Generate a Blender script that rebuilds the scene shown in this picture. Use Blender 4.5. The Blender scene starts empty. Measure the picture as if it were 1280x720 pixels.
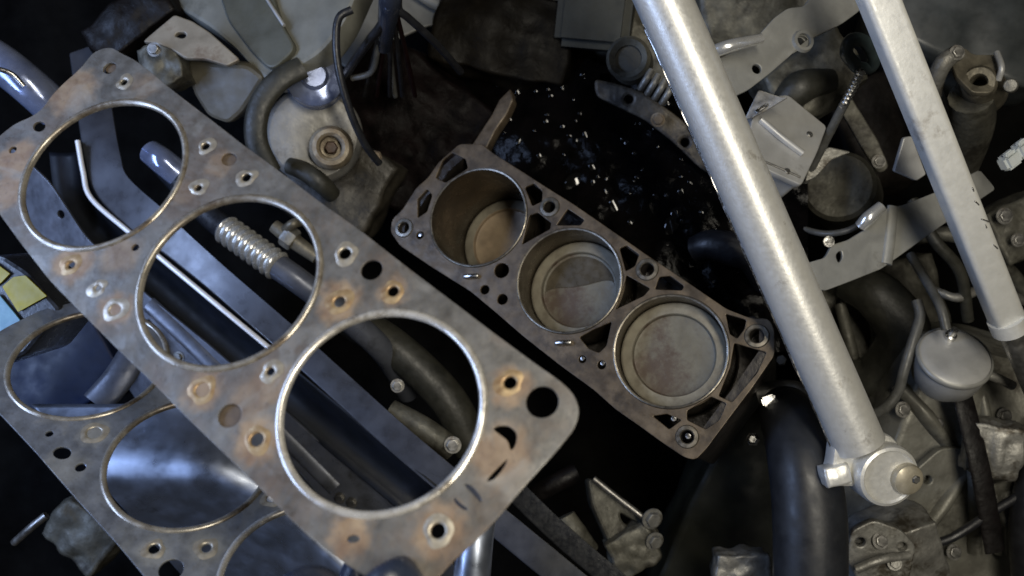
import bpy, bmesh, math, random
from mathutils import Vector, Matrix, noise, Euler

# ------------------------------------------------------------------ camera, world, lamps, exposure
scene = bpy.context.scene
C = scene.collection
F = 1108.5            # focal length in photo pixels (1280 wide)
H = 1.30              # camera height above the bottom of the engine bay
cam_d = bpy.data.cameras.new('camera')
cam = bpy.data.objects.new('camera', cam_d); C.objects.link(cam)
cam.location = (0, 0, H)
cam_d.sensor_width = 36.0
cam_d.lens = 36.0 * F / 1280.0
cam_d.clip_start = 0.01; cam_d.clip_end = 50
cam_d.dof.use_dof = True
cam_d.dof.focus_distance = 0.62
cam_d.dof.aperture_fstop = 8.0
scene.camera = cam

world = bpy.data.worlds.new('World'); scene.world = world; world.use_nodes = True
bg = world.node_tree.nodes['Background']
bg.inputs[0].default_value = (1.0, 0.95, 0.85, 1); bg.inputs[1].default_value = 0.018

def lamp(name, loc, target, sx, sy, energy, col, axis=None):
    """strip lamp aimed at target; its long side sx lies along axis"""
    l = bpy.data.lights.new(name, 'AREA'); l.shape = 'RECTANGLE'; l.size = sx; l.size_y = sy
    l.energy = energy; l.color = col
    o = bpy.data.objects.new(name, l); C.objects.link(o)
    z = (Vector(loc) - Vector(target)).normalized()
    x = Vector(axis) if axis else Vector((0, 0, 1)).cross(z)
    x = (x - z * x.dot(z)).normalized(); y = z.cross(x)
    m = Matrix((x, y, z)).transposed().to_4x4(); m.translation = Vector(loc)
    o.matrix_world = m
    return o
lamp('work_lamp', (0.23, 0.12, 1.62), (0.10, 0.02, 0.55), 0.95, 0.15, 7.4, (1.0, 0.93, 0.79), (.40, -.92, 0))
lamp('window_light', (-0.90, 0.06, 1.12), (-0.20, -0.10, 0.6), 0.9, 0.22, 7.2, (0.45, 0.61, 1.0))

scene.view_settings.view_transform = 'Standard'
scene.view_settings.look = 'None'
scene.view_settings.exposure = 0.28
scene.view_settings.gamma = 1.0
scene.render.filter_size = 3.7
scene.cycles.max_bounces = 6
scene.cycles.use_denoising = True

# ------------------------------------------------------------------ helpers
random.seed(7)
R = math.radians
def W(px, py, d):
    return Vector(((px - 640) / F * d, -(py - 360) / F * d, H - d))
def S(px, d):
    return px * d / F

class Plane:
    """A flat plane in the scene; local() gives 2-D coordinates on it for a sight line."""
    def __init__(s, o, n, ex=None):
        s.o = Vector(o); s.n = Vector(n).normalized()
        ex = Vector(ex if ex else (1, 0, 0))
        s.ex = (ex - s.n * ex.dot(s.n)).normalized(); s.ey = s.n.cross(s.ex)
        m = Matrix((s.ex, s.ey, s.n)).transposed().to_4x4(); m.translation = s.o
        s.M = m
    def hit(s, px, py):
        c = Vector((0, 0, H)); r = Vector(((px - 640) / F, -(py - 360) / F, -1))
        return c + r * ((s.o - c).dot(s.n) / r.dot(s.n))
    def local(s, px, py):
        v = s.hit(px, py) - s.o
        return (v.dot(s.ex), v.dot(s.ey))
def plane_abc(a, b, c, px, py, ex):
    d = 1 / (a + b * (px - 640) / F - c * (py - 360) / F)
    return Plane(W(px, py, d), (-b, -c, a), ex)
def plane_at(px, py, d, tx=0, ty=0, ang=0):
    n = Euler((R(tx), R(ty), 0)).to_matrix() @ Vector((0, 0, 1))
    return Plane(W(px, py, d), n, (math.cos(R(ang)), math.sin(R(ang)), 0))

MW = {}
def thing(name, label, cat, loc=(0, 0, 0), group=None):
    o = bpy.data.objects.new(name, None); C.objects.link(o)
    o.empty_display_size = 0.02
    o.location = loc; MW[o] = Matrix.Translation(loc)
    tag(o, label, cat, group)
    return o
def tag(o, label=None, cat=None, group=None, kind=None):
    if label: o['label'] = label
    if cat: o['category'] = cat
    if group: o['group'] = group
    if kind: o['kind'] = kind
    return o
def link(name, me, M, mat, parent=None, smooth=True, angle=40):
    o = bpy.data.objects.new(name, me); C.objects.link(o)
    if mat is not None:
        me.materials.clear(); me.materials.append(mat)
    MW[o] = M
    if parent is not None:
        o.parent = parent; o.matrix_basis = MW[parent].inverted() @ M
    else:
        o.matrix_basis = M
    if smooth:
        me.shade_smooth() if hasattr(me, 'shade_smooth') else None
        try: me.set_sharp_from_angle(angle=R(angle))
        except Exception: pass
    return o

def plate_mesh(outer, holes, thick, bevel=0.0, res=2):
    cu = bpy.data.curves.new('tmp', 'CURVE'); cu.dimensions = '2D'; cu.fill_mode = 'BOTH'
    cu.extrude = max(thick / 2 - bevel, 0.00001); cu.bevel_depth = bevel; cu.bevel_resolution = 1
    cu.offset = -bevel
    for loop in [outer] + list(holes):
        sp = cu.splines.new('POLY'); sp.points.add(len(loop) - 1)
        for p, q in zip(sp.points, loop): p.co = (q[0], q[1], 0, 1)
        sp.use_cyclic_u = True
    ob = bpy.data.objects.new('tmp', cu); C.objects.link(ob)
    dg = bpy.context.evaluated_depsgraph_get(); dg.update()
    me = bpy.data.meshes.new_from_object(ob.evaluated_get(dg))
    bpy.data.objects.remove(ob); bpy.data.curves.remove(cu)
    return me
def smooth_loop(pts, n=6, k=None):
    """closed Catmull-Rom loop"""
    out = []; N = len(pts)
    for i in range(N):
        p0, p1, p2, p3 = (Vector(pts[(i + j - 1) % N]) for j in range(4))
        for t in range(n):
            t /= n
            out.append(0.5 * ((2 * p1) + (p2 - p0) * t + (2 * p0 - 5 * p1 + 4 * p2 - p3) * t * t + (3 * p1 - p0 - 3 * p2 + p3) * t ** 3))
    return [(v.x, v.y) for v in out]
def round_loop(pts, r, n=5):
    """closed polygon with rounded corners of radius r"""
    out = []; N = len(pts)
    for i in range(N):
        a, b, c = Vector(pts[i - 1]), Vector(pts[i]), Vector(pts[(i + 1) % N])
        u = (a - b); v = (c - b)
        k = min(r, u.length * .48, v.length * .48)
        p = b + u.normalized() * k; q = b + v.normalized() * k
        for t in range(n + 1):
            t /= n
            out.append(((1 - t) ** 2 * p + 2 * t * (1 - t) * b + t * t * q)[:2])
    return out
def circ(x, y, rx, ry=None, a=0, n=28):
    ry = ry or rx
    return [(x + rx * math.cos(t) * math.cos(a) - ry * math.sin(t) * math.sin(a),
             y + rx * math.cos(t) * math.sin(a) + ry * math.sin(t) * math.cos(a)) for t in (2 * math.pi * i / n for i in range(n))]
def plate(name, pl, outer, holes=(), thick=.003, bevel=.0004, mat=None, parent=None, z=0, rnd=.002, px=True):
    """plate on plane pl; top face at height z; outline given as sight lines (px) or plane coordinates"""
    f = (lambda L: [pl.local(*p) for p in L]) if px else (lambda L: list(L))
    o2 = round_loop(f(outer), rnd) if rnd else f(outer)
    hs = []
    for h in holes:
        if len(h) == 3 and not hasattr(h[0], '__len__'):
            x, y = pl.local(h[0], h[1]) if px else (h[0], h[1]); hs.append(circ(x, y, h[2], n=20))
        else:
            L = f(h); hs.append(round_loop(L, rnd) if len(L) < 14 else L)
    me = plate_mesh(o2, hs, thick, bevel)
    return link(name, me, pl.M @ Matrix.Translation((0, 0, z - thick / 2)), mat, parent, True, 35)

def lathe(name, prof, M, mat, parent=None, seg=40, angle=35, cap=True):
    vs, fs = [], []
    n = len(prof)
    for i in range(seg):
        a = 2 * math.pi * i / seg
        for r, z in prof: vs.append((r * math.cos(a), r * math.sin(a), z))
    for i in range(seg):
        for k in range(n - 1):
            a, b = i * n + k, ((i + 1) % seg) * n + k
            fs.append((a, b, b + 1, a + 1))
    me = bpy.data.meshes.new(name); me.from_pydata(vs, [], fs)
    bm = bmesh.new(); bm.from_mesh(me)
    bmesh.ops.remove_doubles(bm, verts=bm.verts, dist=1e-7)
    bmesh.ops.recalc_face_normals(bm, faces=bm.faces)
    bm.to_mesh(me); bm.free()
    return link(name, me, M, mat, parent, True, angle)

def spline(pts, n=6):
    P = [Vector(p) for p in pts]
    if len(P) < 3: return P
    Q = [P[0] * 2 - P[1]] + P + [P[-1] * 2 - P[-2]]
    out = []
    for i in range(1, len(Q) - 2):
        p0, p1, p2, p3 = Q[i - 1:i + 3]
        for t in range(n):
            t /= n
            out.append(0.5 * ((2 * p1) + (p2 - p0) * t + (2 * p0 - 5 * p1 + 4 * p2 - p3) * t * t + (3 * p1 - p0 - 3 * p2 + p3) * t ** 3))
    out.append(P[-1]); return out
def sweep(name, pts, rad, mat, parent=None, seg=14, n=6, flat=1.0, up=None, caps=True, wob=0):
    """tube through world points; rad a number or one per point; flat squashes it along its up direction"""
    P = spline(pts, n)
    K = len(P)
    if not hasattr(rad, '__len__'): rr = [rad] * K
    else:
        rr = []
        for i in range(K):
            t = i / (K - 1) * (len(rad) - 1); j = min(int(t), len(rad) - 2); rr.append(rad[j] + (rad[j + 1] - rad[j]) * (t - j))
    org = sum(P, Vector()) / K
    T = [(P[min(i + 1, K - 1)] - P[max(i - 1, 0)]).normalized() for i in range(K)]
    u = Vector(up) if up else Vector((0, 0, 1))
    if abs(u.normalized().dot(T[0])) > .95: u = Vector((1, 0, 0))
    vs, fs = [], []
    for i in range(K):
        u = (u - T[i] * u.dot(T[i])).normalized(); s = T[i].cross(u)
        for k in range(seg):
            a = 2 * math.pi * k / seg
            r = rr[i] * (1 + (wob * noise.noise(P[i] * 60 + Vector((a, 0, 0))) if wob else 0))
            vs.append(P[i] - org + s * math.cos(a) * r + u * math.sin(a) * r * flat)
    for i in range(K - 1):
        for k in range(seg):
            a, b = i * seg + k, i * seg + (k + 1) % seg
            fs.append((a, b, b + seg, a + seg))
    if caps:
        fs.append(tuple(range(seg))[::-1]); fs.append(tuple((K - 1) * seg + k for k in range(seg)))
    me = bpy.data.meshes.new(name); me.from_pydata([v[:] for v in vs], [], fs)
    bm = bmesh.new(); bm.from_mesh(me); bmesh.ops.recalc_face_normals(bm, faces=bm.faces); bm.to_mesh(me); bm.free()
    return link(name, me, Matrix.Translation(org), mat, parent, True, 50)

def box(name, size, M, mat, parent=None, bev=.002, seg=2):
    me = bpy.data.meshes.new(name); bm = bmesh.new()
    bmesh.ops.create_cube(bm, size=1)
    for v in bm.verts: v.co = Vector((v.co.x * size[0], v.co.y * size[1], v.co.z * size[2]))
    if bev: bmesh.ops.bevel(bm, geom=bm.edges[:], offset=min(bev, min(size) * .45), segments=seg, affect='EDGES')
    bm.to_mesh(me); bm.free()
    return link(name, me, M, mat, parent, True, 35)
def MT(px, py, d, rx=0, ry=0, rz=0):
    return Matrix.Translation(W(px, py, d)) @ Euler((R(rx), R(ry), R(rz))).to_matrix().to_4x4()
def M_along(p, q):
    """frame at p with local z pointing to q"""
    z = (Vector(q) - Vector(p)).normalized()
    m = z.to_track_quat('Z', 'Y').to_matrix().to_4x4(); m.translation = Vector(p); return m
def casting(name, size, M, mat, parent=None, amp=.006, fr=30, sub=4, seed=0, bev=.3):
    """rough cast lump: rounded block with knobbly, ribbed relief"""
    me = bpy.data.meshes.new(name); bm = bmesh.new()
    bmesh.ops.create_cube(bm, size=1)
    bmesh.ops.subdivide_edges(bm, edges=bm.edges[:], cuts=2 ** sub - 1, use_grid_fill=True)
    sd = Vector((seed * 3.1, seed * 1.7, seed * .9))
    for v in bm.verts:
        c = v.co * 2
        m = max(abs(c.x), abs(c.y), abs(c.z)); l = c.length
        c = c * ((1 - bev) + bev * m / l * 1.15) if l else c
        p = Vector((c.x * size[0], c.y * size[1], c.z * size[2])) / 2
        nn = c.normalized()
        h = noise.noise(p * fr * 1.3 + sd) + .5 * noise.noise(p * fr * 2.3 + sd) + .7 * max(0, noise.noise(p * fr * .7 - sd) - .1)
        v.co = p + nn * amp * .6 * h
    bmesh.ops.recalc_face_normals(bm, faces=bm.faces)
    bm.to_mesh(me); bm.free()
    return link(name, me, M, mat, parent, True, 180)
def hexbolt(name, px, py, d, r, mat, parent, nrm=(0, 0, 1), h=None):
    M = M_along(W(px, py, d), W(px, py, d) + Vector(nrm)); h = h or r * .8
    me = plate_mesh(circ(0, 0, r, n=6), [], h, r * .12)
    o = link(name, me, M @ Matrix.Translation((0, 0, h / 2)), mat, parent, True, 30)
    lathe('washer', [(0, 0), (r * 1.35, 0), (r * 1.35, r * .15), (0, r * .15)], M, mat, o)
    return o

# ------------------------------------------------------------------ materials
def mat(name, c1, c2=None, rough=.5, metal=0.0, scale=40, bump=0.0, bscale=None, c3=None, t3=.62, rvar=.12, coat=0, detail=6, spec=.5):
    m = bpy.data.materials.new(name); m.use_nodes = True
    nt = m.node_tree; N = nt.nodes; L = nt.links
    b = N['Principled BSDF']
    tc = N.new('ShaderNodeTexCoord')
    nz = N.new('ShaderNodeTexNoise'); nz.inputs['Scale'].default_value = scale; nz.inputs['Detail'].default_value = detail
    nz.inputs['Roughness'].default_value = .62
    L.new(tc.outputs['Object'], nz.inputs['Vector'])
    cr = N.new('ShaderNodeValToRGB'); e = cr.color_ramp.elements
    c2 = c2 or tuple(v * .6 for v in c1)
    e[0].position = .34; e[0].color = (*c2, 1); e[1].position = .62; e[1].color = (*c1, 1)
    L.new(nz.outputs['Fac'], cr.inputs['Fac'])
    col = cr.outputs['Color']
    if c3:
        n3 = N.new('ShaderNodeTexNoise'); n3.inputs['Scale'].default_value = scale * .45; n3.inputs['Detail'].default_value = 8
        n3.inputs['Roughness'].default_value = .7
        L.new(tc.outputs['Object'], n3.inputs['Vector'])
        mr = N.new('ShaderNodeMapRange'); mr.inputs[1].default_value = t3 - .06; mr.inputs[2].default_value = t3 + .06
        L.new(n3.outputs['Fac'], mr.inputs[0])
        mx = N.new('ShaderNodeMixRGB'); mx.inputs[2].default_value = (*c3, 1)
        L.new(mr.outputs[0], mx.inputs[0]); L.new(col, mx.inputs[1]); col = mx.outputs[0]
    L.new(col, b.inputs['Base Color'])
    b.inputs['Metallic'].default_value = metal
    b.inputs['Specular IOR Level'].default_value = spec
    if coat: b.inputs['Coat Weight'].default_value = coat; b.inputs['Coat Roughness'].default_value = .08
    rr = N.new('ShaderNodeMapRange'); rr.inputs[1].default_value = .3; rr.inputs[2].default_value = .7
    rr.inputs[3].default_value = max(.02, rough - rvar); rr.inputs[4].default_value = min(1, rough + rvar)
    n2 = N.new('ShaderNodeTexNoise'); n2.inputs['Scale'].default_value = scale * 2.7; n2.inputs['Detail'].default_value = 5
    L.new(tc.outputs['Object'], n2.inputs['Vector']); L.new(n2.outputs['Fac'], rr.inputs[0]); L.new(rr.outputs[0], b.inputs['Roughness'])
    if bump:
        nb = N.new('ShaderNodeTexNoise'); nb.inputs['Scale'].default_value = bscale or scale * 4; nb.inputs['Detail'].default_value = 5
        L.new(tc.outputs['Object'], nb.inputs['Vector'])
        bp = N.new('ShaderNodeBump'); bp.inputs['Strength'].default_value = 1; bp.inputs['Distance'].default_value = bump
        L.new(nb.outputs['Fac'], bp.inputs['Height']); L.new(bp.outputs[0], b.inputs['Normal'])
    return m

def gasket_mat(name, c1, c2, spots, stain):
    """oxidised sheet steel; rust blooms round the given places (plane coordinates) as on the real part"""
    m = mat(name, c1, c2, rough=.50, metal=.55, scale=45, bump=.0002, bscale=260, rvar=.14)
    nt = m.node_tree; N = nt.nodes; L = nt.links; b = N['Principled BSDF']
    tc = N['Texture Coordinate']
    col = b.inputs['Base Color'].links[0].from_socket
    nz = N.new('ShaderNodeTexNoise'); nz.inputs['Scale'].default_value = 130; nz.inputs['Detail'].default_value = 6
    L.new(tc.outputs['Object'], nz.inputs['Vector'])
    off = N.new('ShaderNodeMath'); off.operation = 'MULTIPLY_ADD'; off.inputs[1].default_value = .014; off.inputs[2].default_value = -.007
    L.new(nz.outputs['Fac'], off.inputs[0])
    acc = None
    for x, y, r, s in spots:
        ds = N.new('ShaderNodeVectorMath'); ds.operation = 'DISTANCE'; ds.inputs[1].default_value = (x, y, 0)
        L.new(tc.outputs['Object'], ds.inputs[0])
        ad = N.new('ShaderNodeMath'); L.new(ds.outputs['Value'], ad.inputs[0]); L.new(off.outputs[0], ad.inputs[1])
        mr = N.new('ShaderNodeMapRange'); mr.interpolation_type = 'SMOOTHSTEP'
        mr.inputs[1].default_value = r * .45; mr.inputs[2].default_value = r * 1.05; mr.inputs[3].default_value = s; mr.inputs[4].default_value = 0
        L.new(ad.outputs[0], mr.inputs[0])
        if acc is None: acc = mr.outputs[0]
        else:
            mx = N.new('ShaderNodeMath'); mx.operation = 'MAXIMUM'; L.new(acc, mx.inputs[0]); L.new(mr.outputs[0], mx.inputs[1]); acc = mx.outputs[0]
    rc = N.new('ShaderNodeValToRGB'); e = rc.color_ramp.elements
    e[0].position = .3; e[0].color = (*stain[0], 1); e[1].position = .7; e[1].color = (*stain[1], 1)
    nr = N.new('ShaderNodeTexNoise'); nr.inputs['Scale'].default_value = 90; nr.inputs['Detail'].default_value = 8
    L.new(tc.outputs['Object'], nr.inputs['Vector']); L.new(nr.outputs['Fac'], rc.inputs['Fac'])
    mx = N.new('ShaderNodeMixRGB'); L.new(acc, mx.inputs[0]); L.new(col, mx.inputs[1]); L.new(rc.outputs[0], mx.inputs[2])
    # broad rusty clouds
    nc = N.new('ShaderNodeTexNoise'); nc.inputs['Scale'].default_value = 16; nc.inputs['Detail'].default_value = 9; nc.inputs['Roughness'].default_value = .68
    L.new(tc.outputs['Object'], nc.inputs['Vector'])
    mc = N.new('ShaderNodeMapRange'); mc.inputs[1].default_value = .48; mc.inputs[2].default_value = .66; mc.inputs[4].default_value = .5
    L.new(nc.outputs['Fac'], mc.inputs[0])
    m2 = N.new('ShaderNodeMixRGB'); m2.inputs[2].default_value = (*stain[0], 1)
    L.new(mc.outputs[0], m2.inputs[0]); L.new(mx.outputs[0], m2.inputs[1])
    ns = N.new('ShaderNodeTexNoise'); ns.inputs['Scale'].default_value = 420; ns.inputs['Detail'].default_value = 4
    L.new(tc.outputs['Object'], ns.inputs['Vector'])
    ms = N.new('ShaderNodeMapRange'); ms.inputs[1].default_value = .58; ms.inputs[2].default_value = .72; ms.inputs[4].default_value = .28
    L.new(ns.outputs['Fac'], ms.inputs[0])
    m3 = N.new('ShaderNodeMixRGB'); m3.inputs[2].default_value = (.06, .05, .042, 1)
    L.new(ms.outputs[0], m3.inputs[0]); L.new(m2.outputs[0], m3.inputs[1])
    nl = N.new('ShaderNodeTexNoise'); nl.inputs['Scale'].default_value = 30; nl.inputs['Detail'].default_value = 7; nl.inputs['Distortion'].default_value = 1.2
    L.new(tc.outputs['Object'], nl.inputs['Vector'])
    ml = N.new('ShaderNodeMapRange'); ml.inputs[1].default_value = .56; ml.inputs[2].default_value = .66; ml.inputs[4].default_value = .55
    L.new(nl.outputs['Fac'], ml.inputs[0])
    m4 = N.new('ShaderNodeMixRGB'); m4.inputs[2].default_value = (.30, .29, .265, 1)
    L.new(ml.outputs[0], m4.inputs[0]); L.new(m3.outputs[0], m4.inputs[1])
    L.new(m4.outputs[0], b.inputs['Base Color'])
    me = N.new('ShaderNodeMapRange'); me.inputs[3].default_value = .6; me.inputs[4].default_value = .1
    L.new(acc, me.inputs[0]); L.new(me.outputs[0], b.inputs['Metallic'])
    return m

BRIGHT = mat('bright_steel', (.72, .71, .68), (.5, .49, .47), rough=.26, metal=1, scale=120)
CHROME = mat('polished_steel', (.85, .85, .83), (.75, .75, .73), rough=.22, metal=.75, scale=60, rvar=.03)
DULL = mat('dull_steel', (.36, .35, .33), (.2, .195, .18), rough=.42, metal=.9, scale=70, bump=.0001, c3=(.10, .075, .05))
SILVER = mat('silver_paint', (.70, .695, .66), (.65, .645, .61), rough=.40, metal=.5, rvar=.08, scale=110, bump=.00012, bscale=420, c3=(.36, .34, .30), t3=.665)
WHITEM = mat('white_grey_paint', (.70, .70, .67), (.64, .64, .61), rough=.45, metal=.25, scale=70, bump=.00015, bscale=300, c3=(.40, .38, .34), t3=.66)
IRON = mat('machined_iron', (.135, .102, .066), (.064, .047, .030), rough=.46, metal=.35, scale=55, bump=.0001, bscale=500, c3=(.05, .038, .026), t3=.55)
IRONDK = mat('oily_iron', (.035, .03, .026), (.012, .01, .009), rough=.4, metal=.3, scale=50, bump=.0008, bscale=140)
BORE = mat('cylinder_wall', (.10, .08, .056), (.05, .04, .028), rough=.30, metal=.8, scale=30, bump=.00005, bscale=600)
RIM = mat('bore_rim', (.22, .20, .165), (.12, .108, .088), rough=.35, metal=.8, scale=90)
PISTON = mat('sooty_piston', (.165, .155, .118), (.11, .098, .072), rough=.55, metal=.1, scale=35, c3=(.075, .052, .036), t3=.53, bump=.0003, bscale=200)
PISTONR = mat('piston_land', (.27, .25, .195), (.17, .15, .115), rough=.45, metal=.25, scale=60)
PTAN = mat('tan_piston', (.34, .26, .17), (.2, .15, .1), rough=.45, metal=.15, scale=40)
OIL = mat('black_oil', (.003, .0025, .0025), (.001, .001, .001), rough=.16, metal=0, scale=40, bump=.0009, bscale=110, rvar=.06, spec=.055)
WETOIL = mat('wet_oil', (.004, .004, .004), (.002, .002, .002), rough=.07, scale=40, rvar=.03, spec=.6)
SOOT = mat('sooty_black', (.007, .0055, .0055), (.002, .0015, .0015), rough=.5, scale=50, bump=.001, bscale=120, spec=.25)
RUBBER = mat('black_rubber', (.016, .017, .02), (.008, .008, .01), rough=.42, scale=60, bump=.0003, bscale=250)
RUBBERO = mat('olive_rubber', (.035, .034, .026), (.018, .018, .014), rough=.5, scale=60, bump=.0003, bscale=250)
PLASTIC = mat('black_plastic', (.02, .022, .027), (.011, .012, .015), rough=.33, scale=80, bump=.0002, bscale=300)
CAST = mat('cast_aluminium', (.30, .295, .27), (.17, .165, .15), rough=.48, metal=.55, scale=60, bump=.0006, bscale=220, c3=(.07, .06, .045), t3=.56)
CASTDK = mat('dirty_aluminium', (.135, .130, .104), (.055, .052, .041), rough=.55, metal=.35, scale=40, bump=.0008, bscale=160, c3=(.03, .027, .02), t3=.55)
OLIVE = mat('olive_grey_plastic', (.092, .092, .070), (.066, .066, .050), rough=.42, scale=30, bump=.0001, bscale=300)
TAN = mat('tan_grey_bracket', (.29, .26, .21), (.19, .17, .135), rough=.5, metal=.2, scale=40, c3=(.14, .10, .07), t3=.6)
GREYST = mat('grey_sheet_steel', (.30, .30, .28), (.23, .23, .215), rough=.5, metal=.35, scale=35, bump=.0001, bscale=300, c3=(.12, .11, .09), t3=.66)
LIGHTG = mat('light_grey_metal', (.46, .46, .45), (.36, .36, .35), rough=.42, metal=.35, scale=30, bump=.0001, bscale=200, c3=(.2, .19, .17), t3=.68)
RUSTY = mat('rusty_iron', (.24, .195, .14), (.11, .08, .055), rough=.6, metal=.3, scale=70, bump=.0006, bscale=200, c3=(.36, .33, .28), t3=.6)
BRASS = mat('corroded_brass', (.20, .18, .135), (.09, .08, .06), rough=.5, metal=.5, scale=60, bump=.0005, bscale=180)
RAILM = mat('rail_paint', (.072, .076, .090), (.048, .051, .063), rough=.34, metal=.3, scale=25, coat=.2, c3=(.05, .05, .055), t3=.62)
NAVY = mat('dark_blue_paint', (.030, .036, .055), (.02, .025, .04), rough=.24, metal=.3, scale=25, coat=.4, c3=(.07, .075, .085), t3=.68)
BLUEP = mat('silver_blue_paint', (.46, .51, .62), (.32, .36, .44), rough=.36, metal=.92, scale=20, coat=.15, c3=(.10, .10, .10), t3=.66)
SLATE = mat('slate_panel', (.13, .14, .17), (.08, .088, .11), rough=.35, metal=.4, scale=28, bump=.0002, bscale=150, c3=(.05, .05, .05), t3=.62)
CHROMEB = mat('blue_chrome', (.30, .35, .52), (.18, .22, .36), rough=.2, metal=.6, scale=40)
YELLOW = mat('yellow_sticker', (.36, .30, .005), (.27, .22, .004), rough=.45, scale=40, c3=(.2, .2, .08), t3=.62)
TEAL = mat('pale_teal_sticker', (.14, .30, .40), (.08, .20, .30), rough=.45, scale=40)
WIRE = mat('black_wire', (.012, .012, .014), (.007, .007, .008), rough=.35, scale=80)
WIRER = mat('dark_red_wire', (.010, .003, .003), (.005, .0015, .0015), rough=.5, scale=80, spec=.2)
CABLEG = mat('grey_cable', (.10, .10, .095), (.06, .06, .055), rough=.42, scale=80)
GLOVE = mat('navy_rubber_glove', (.028, .037, .064), (.016, .022, .040), rough=.33, scale=40, bump=.0018, bscale=55)
WHITEP = mat('white_plastic', (.62, .66, .66), (.5, .54, .55), rough=.35, scale=40)
TEALR = mat('dark_teal_rubber', (.03, .045, .048), (.018, .026, .028), rough=.4, scale=60)
DEEP = mat('deep_grime', (.010, .008, .0065), (.003, .0025, .002), rough=.6, scale=40, bump=.001, bscale=120, spec=.08)
HOSEM = mat('smooth_hose', (.017, .019, .023), (.010, .011, .014), rough=.45, scale=30, bump=.0002, bscale=120)
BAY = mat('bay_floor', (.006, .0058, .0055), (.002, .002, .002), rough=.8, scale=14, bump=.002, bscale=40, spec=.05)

# ------------------------------------------------------------------ the setting: bottom and far wall of the engine bay
def grid_surface(name, x0, x1, y0, y1, nx, ny, fn, mat_, parent=None):
    vs = []; fs = []
    for j in range(ny + 1):
        for i in range(nx + 1):
            px = x0 + (x1 - x0) * i / nx; py = y0 + (y1 - y0) * j / ny
            vs.append(fn(px, py))
    for j in range(ny):
        for i in range(nx):
            a = j * (nx + 1) + i
            fs.append((a, a + nx + 1, a + nx + 2, a + 1))
    org = sum(vs, Vector()) / len(vs)
    me = bpy.data.meshes.new(name); me.from_pydata([(v - org)[:] for v in vs], [], fs)
    return link(name, me, Matrix.Translation(org), mat_, parent, True, 180)
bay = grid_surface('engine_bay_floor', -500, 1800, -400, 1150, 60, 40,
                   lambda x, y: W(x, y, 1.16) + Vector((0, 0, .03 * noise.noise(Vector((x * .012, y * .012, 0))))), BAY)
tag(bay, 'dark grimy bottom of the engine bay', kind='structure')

# ------------------------------------------------------------------ engine block
PB = plane_abc(1.2874, .4454, -.3311, 707, 353, (0.79, -0.61, 0))
# row direction from the fitted bores
def ctr(pl, pts):
    L = [pl.local(*p) for p in pts]; return (sum(p[0] for p in L) / len(L), sum(p[1] for p in L) / len(L))
b1 = ctr(PB, [(537, 277), (601, 217), (652, 258), (601, 334)]); b3 = ctr(PB, [(829, 371), (771, 440), (912, 440), (841, 505)])
b2 = ((b1[0] + b3[0]) / 2, (b1[1] + b3[1]) / 2)
bores = [b1, b2, b3]
block = thing('engine_block', 'bare engine block with three open cylinders and sooty pistons', 'engine block', W(740, 370, .86))
deck_out = [(602, 180), (617, 192), (652, 214), (686, 236), (715, 254), (753, 280), (786, 303), (812, 321), (851, 347), (908, 386), (939, 398),
            (961, 398), (968, 412), (968, 444), (939, 486), (908, 527), (882, 562), (869, 575), (856, 572), (829, 554), (803, 535), (770, 512), (742, 487),
            (702, 458), (655, 421), (618, 389), (588, 364), (540, 334), (500, 307), (488, 290), (490, 274), (503, 262), (520, 235), (535, 222), (548, 203), (574, 180)]
deck_holes = [
    [(549, 219), (556, 202), (565, 195), (578, 201), (580, 210), (559, 224)],
    [(524, 250), (533, 240), (538, 246), (533, 262), (524, 268)],
    [(659, 236), (668, 232), (676, 240), (676, 250), (666, 254)],
    [(662, 272), (672, 269), (685, 279), (684, 285), (657, 300)],
    [(711, 264), (727, 275), (723, 280), (700, 280)],
    [(777, 313), (784, 310), (796, 319), (792, 330), (783, 335)],
    [(777, 354), (784, 348), (807, 361), (801, 368), (773, 381)],
    [(827, 348), (838, 347), (851, 357), (849, 361), (823, 360)],
    [(729, 422), (740, 411), (760, 407), (755, 430), (748, 437), (738, 433)],
    [(910, 396), (930, 402), (928, 411), (921, 420), (912, 416)],
    [(919, 437), (950, 446), (941, 466), (917, 494), (904, 488), (912, 459)],
    [(864, 514), (886, 499), (902, 507), (895, 523), (882, 532), (864, 523)],
    [(820, 521), (834, 519), (848, 525), (836, 534)],
    (687, 259, .0052), (809, 337, .0056), (946, 420, .0056), (627, 338, .0068), (606, 362, .0042), (628, 374, .0048),
    (728, 449, .0032), (752, 456, .0036), (859, 546, .0052), (505, 285, .0052), (525, 294, .0036)]
outer_l = [PB.local(*p) for p in deck_out]
ROUND = [(*PB.local(h[0], h[1]), h[2]) for h in deck_holes if len(h) == 3 and not hasattr(h[0], '__len__')]
def cvt(h):
    if len(h) == 3 and not hasattr(h[0], '__len__'):
        x, y = PB.local(h[0], h[1]); return circ(x, y, h[2], n=20)
    L = [Vector(PB.local(*p)) for p in h]; c = sum(L, Vector((0, 0))) / len(L)
    out = []
    for p in L:
        q = c + (p - c) * 1.30
        for bx, by in bores:
            v = q - Vector((bx, by))
            if v.length < .0492: q = Vector((bx, by)) + v.normalized() * .0492
        for hx, hy, hr in ROUND:
            v = q - Vector((hx, hy))
            if v.length < hr + .0042: q = Vector((hx, hy)) + v.normalized() * (hr + .0042)
        out.append(q[:])
    return round_loop(out, .0016)
hl = [cvt(h) for h in deck_holes] + [circ(x, y, .0472, n=72) for x, y in bores]
me = plate_mesh(round_loop(outer_l, .004), hl, .003, .0005)
link('deck', me, PB.M @ Matrix.Translation((0, 0, -.0015)), IRON, block, True, 35)
cx = sum(p[0] for p in outer_l) / len(outer_l); cy = sum(p[1] for p in outer_l) / len(outer_l)
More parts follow.
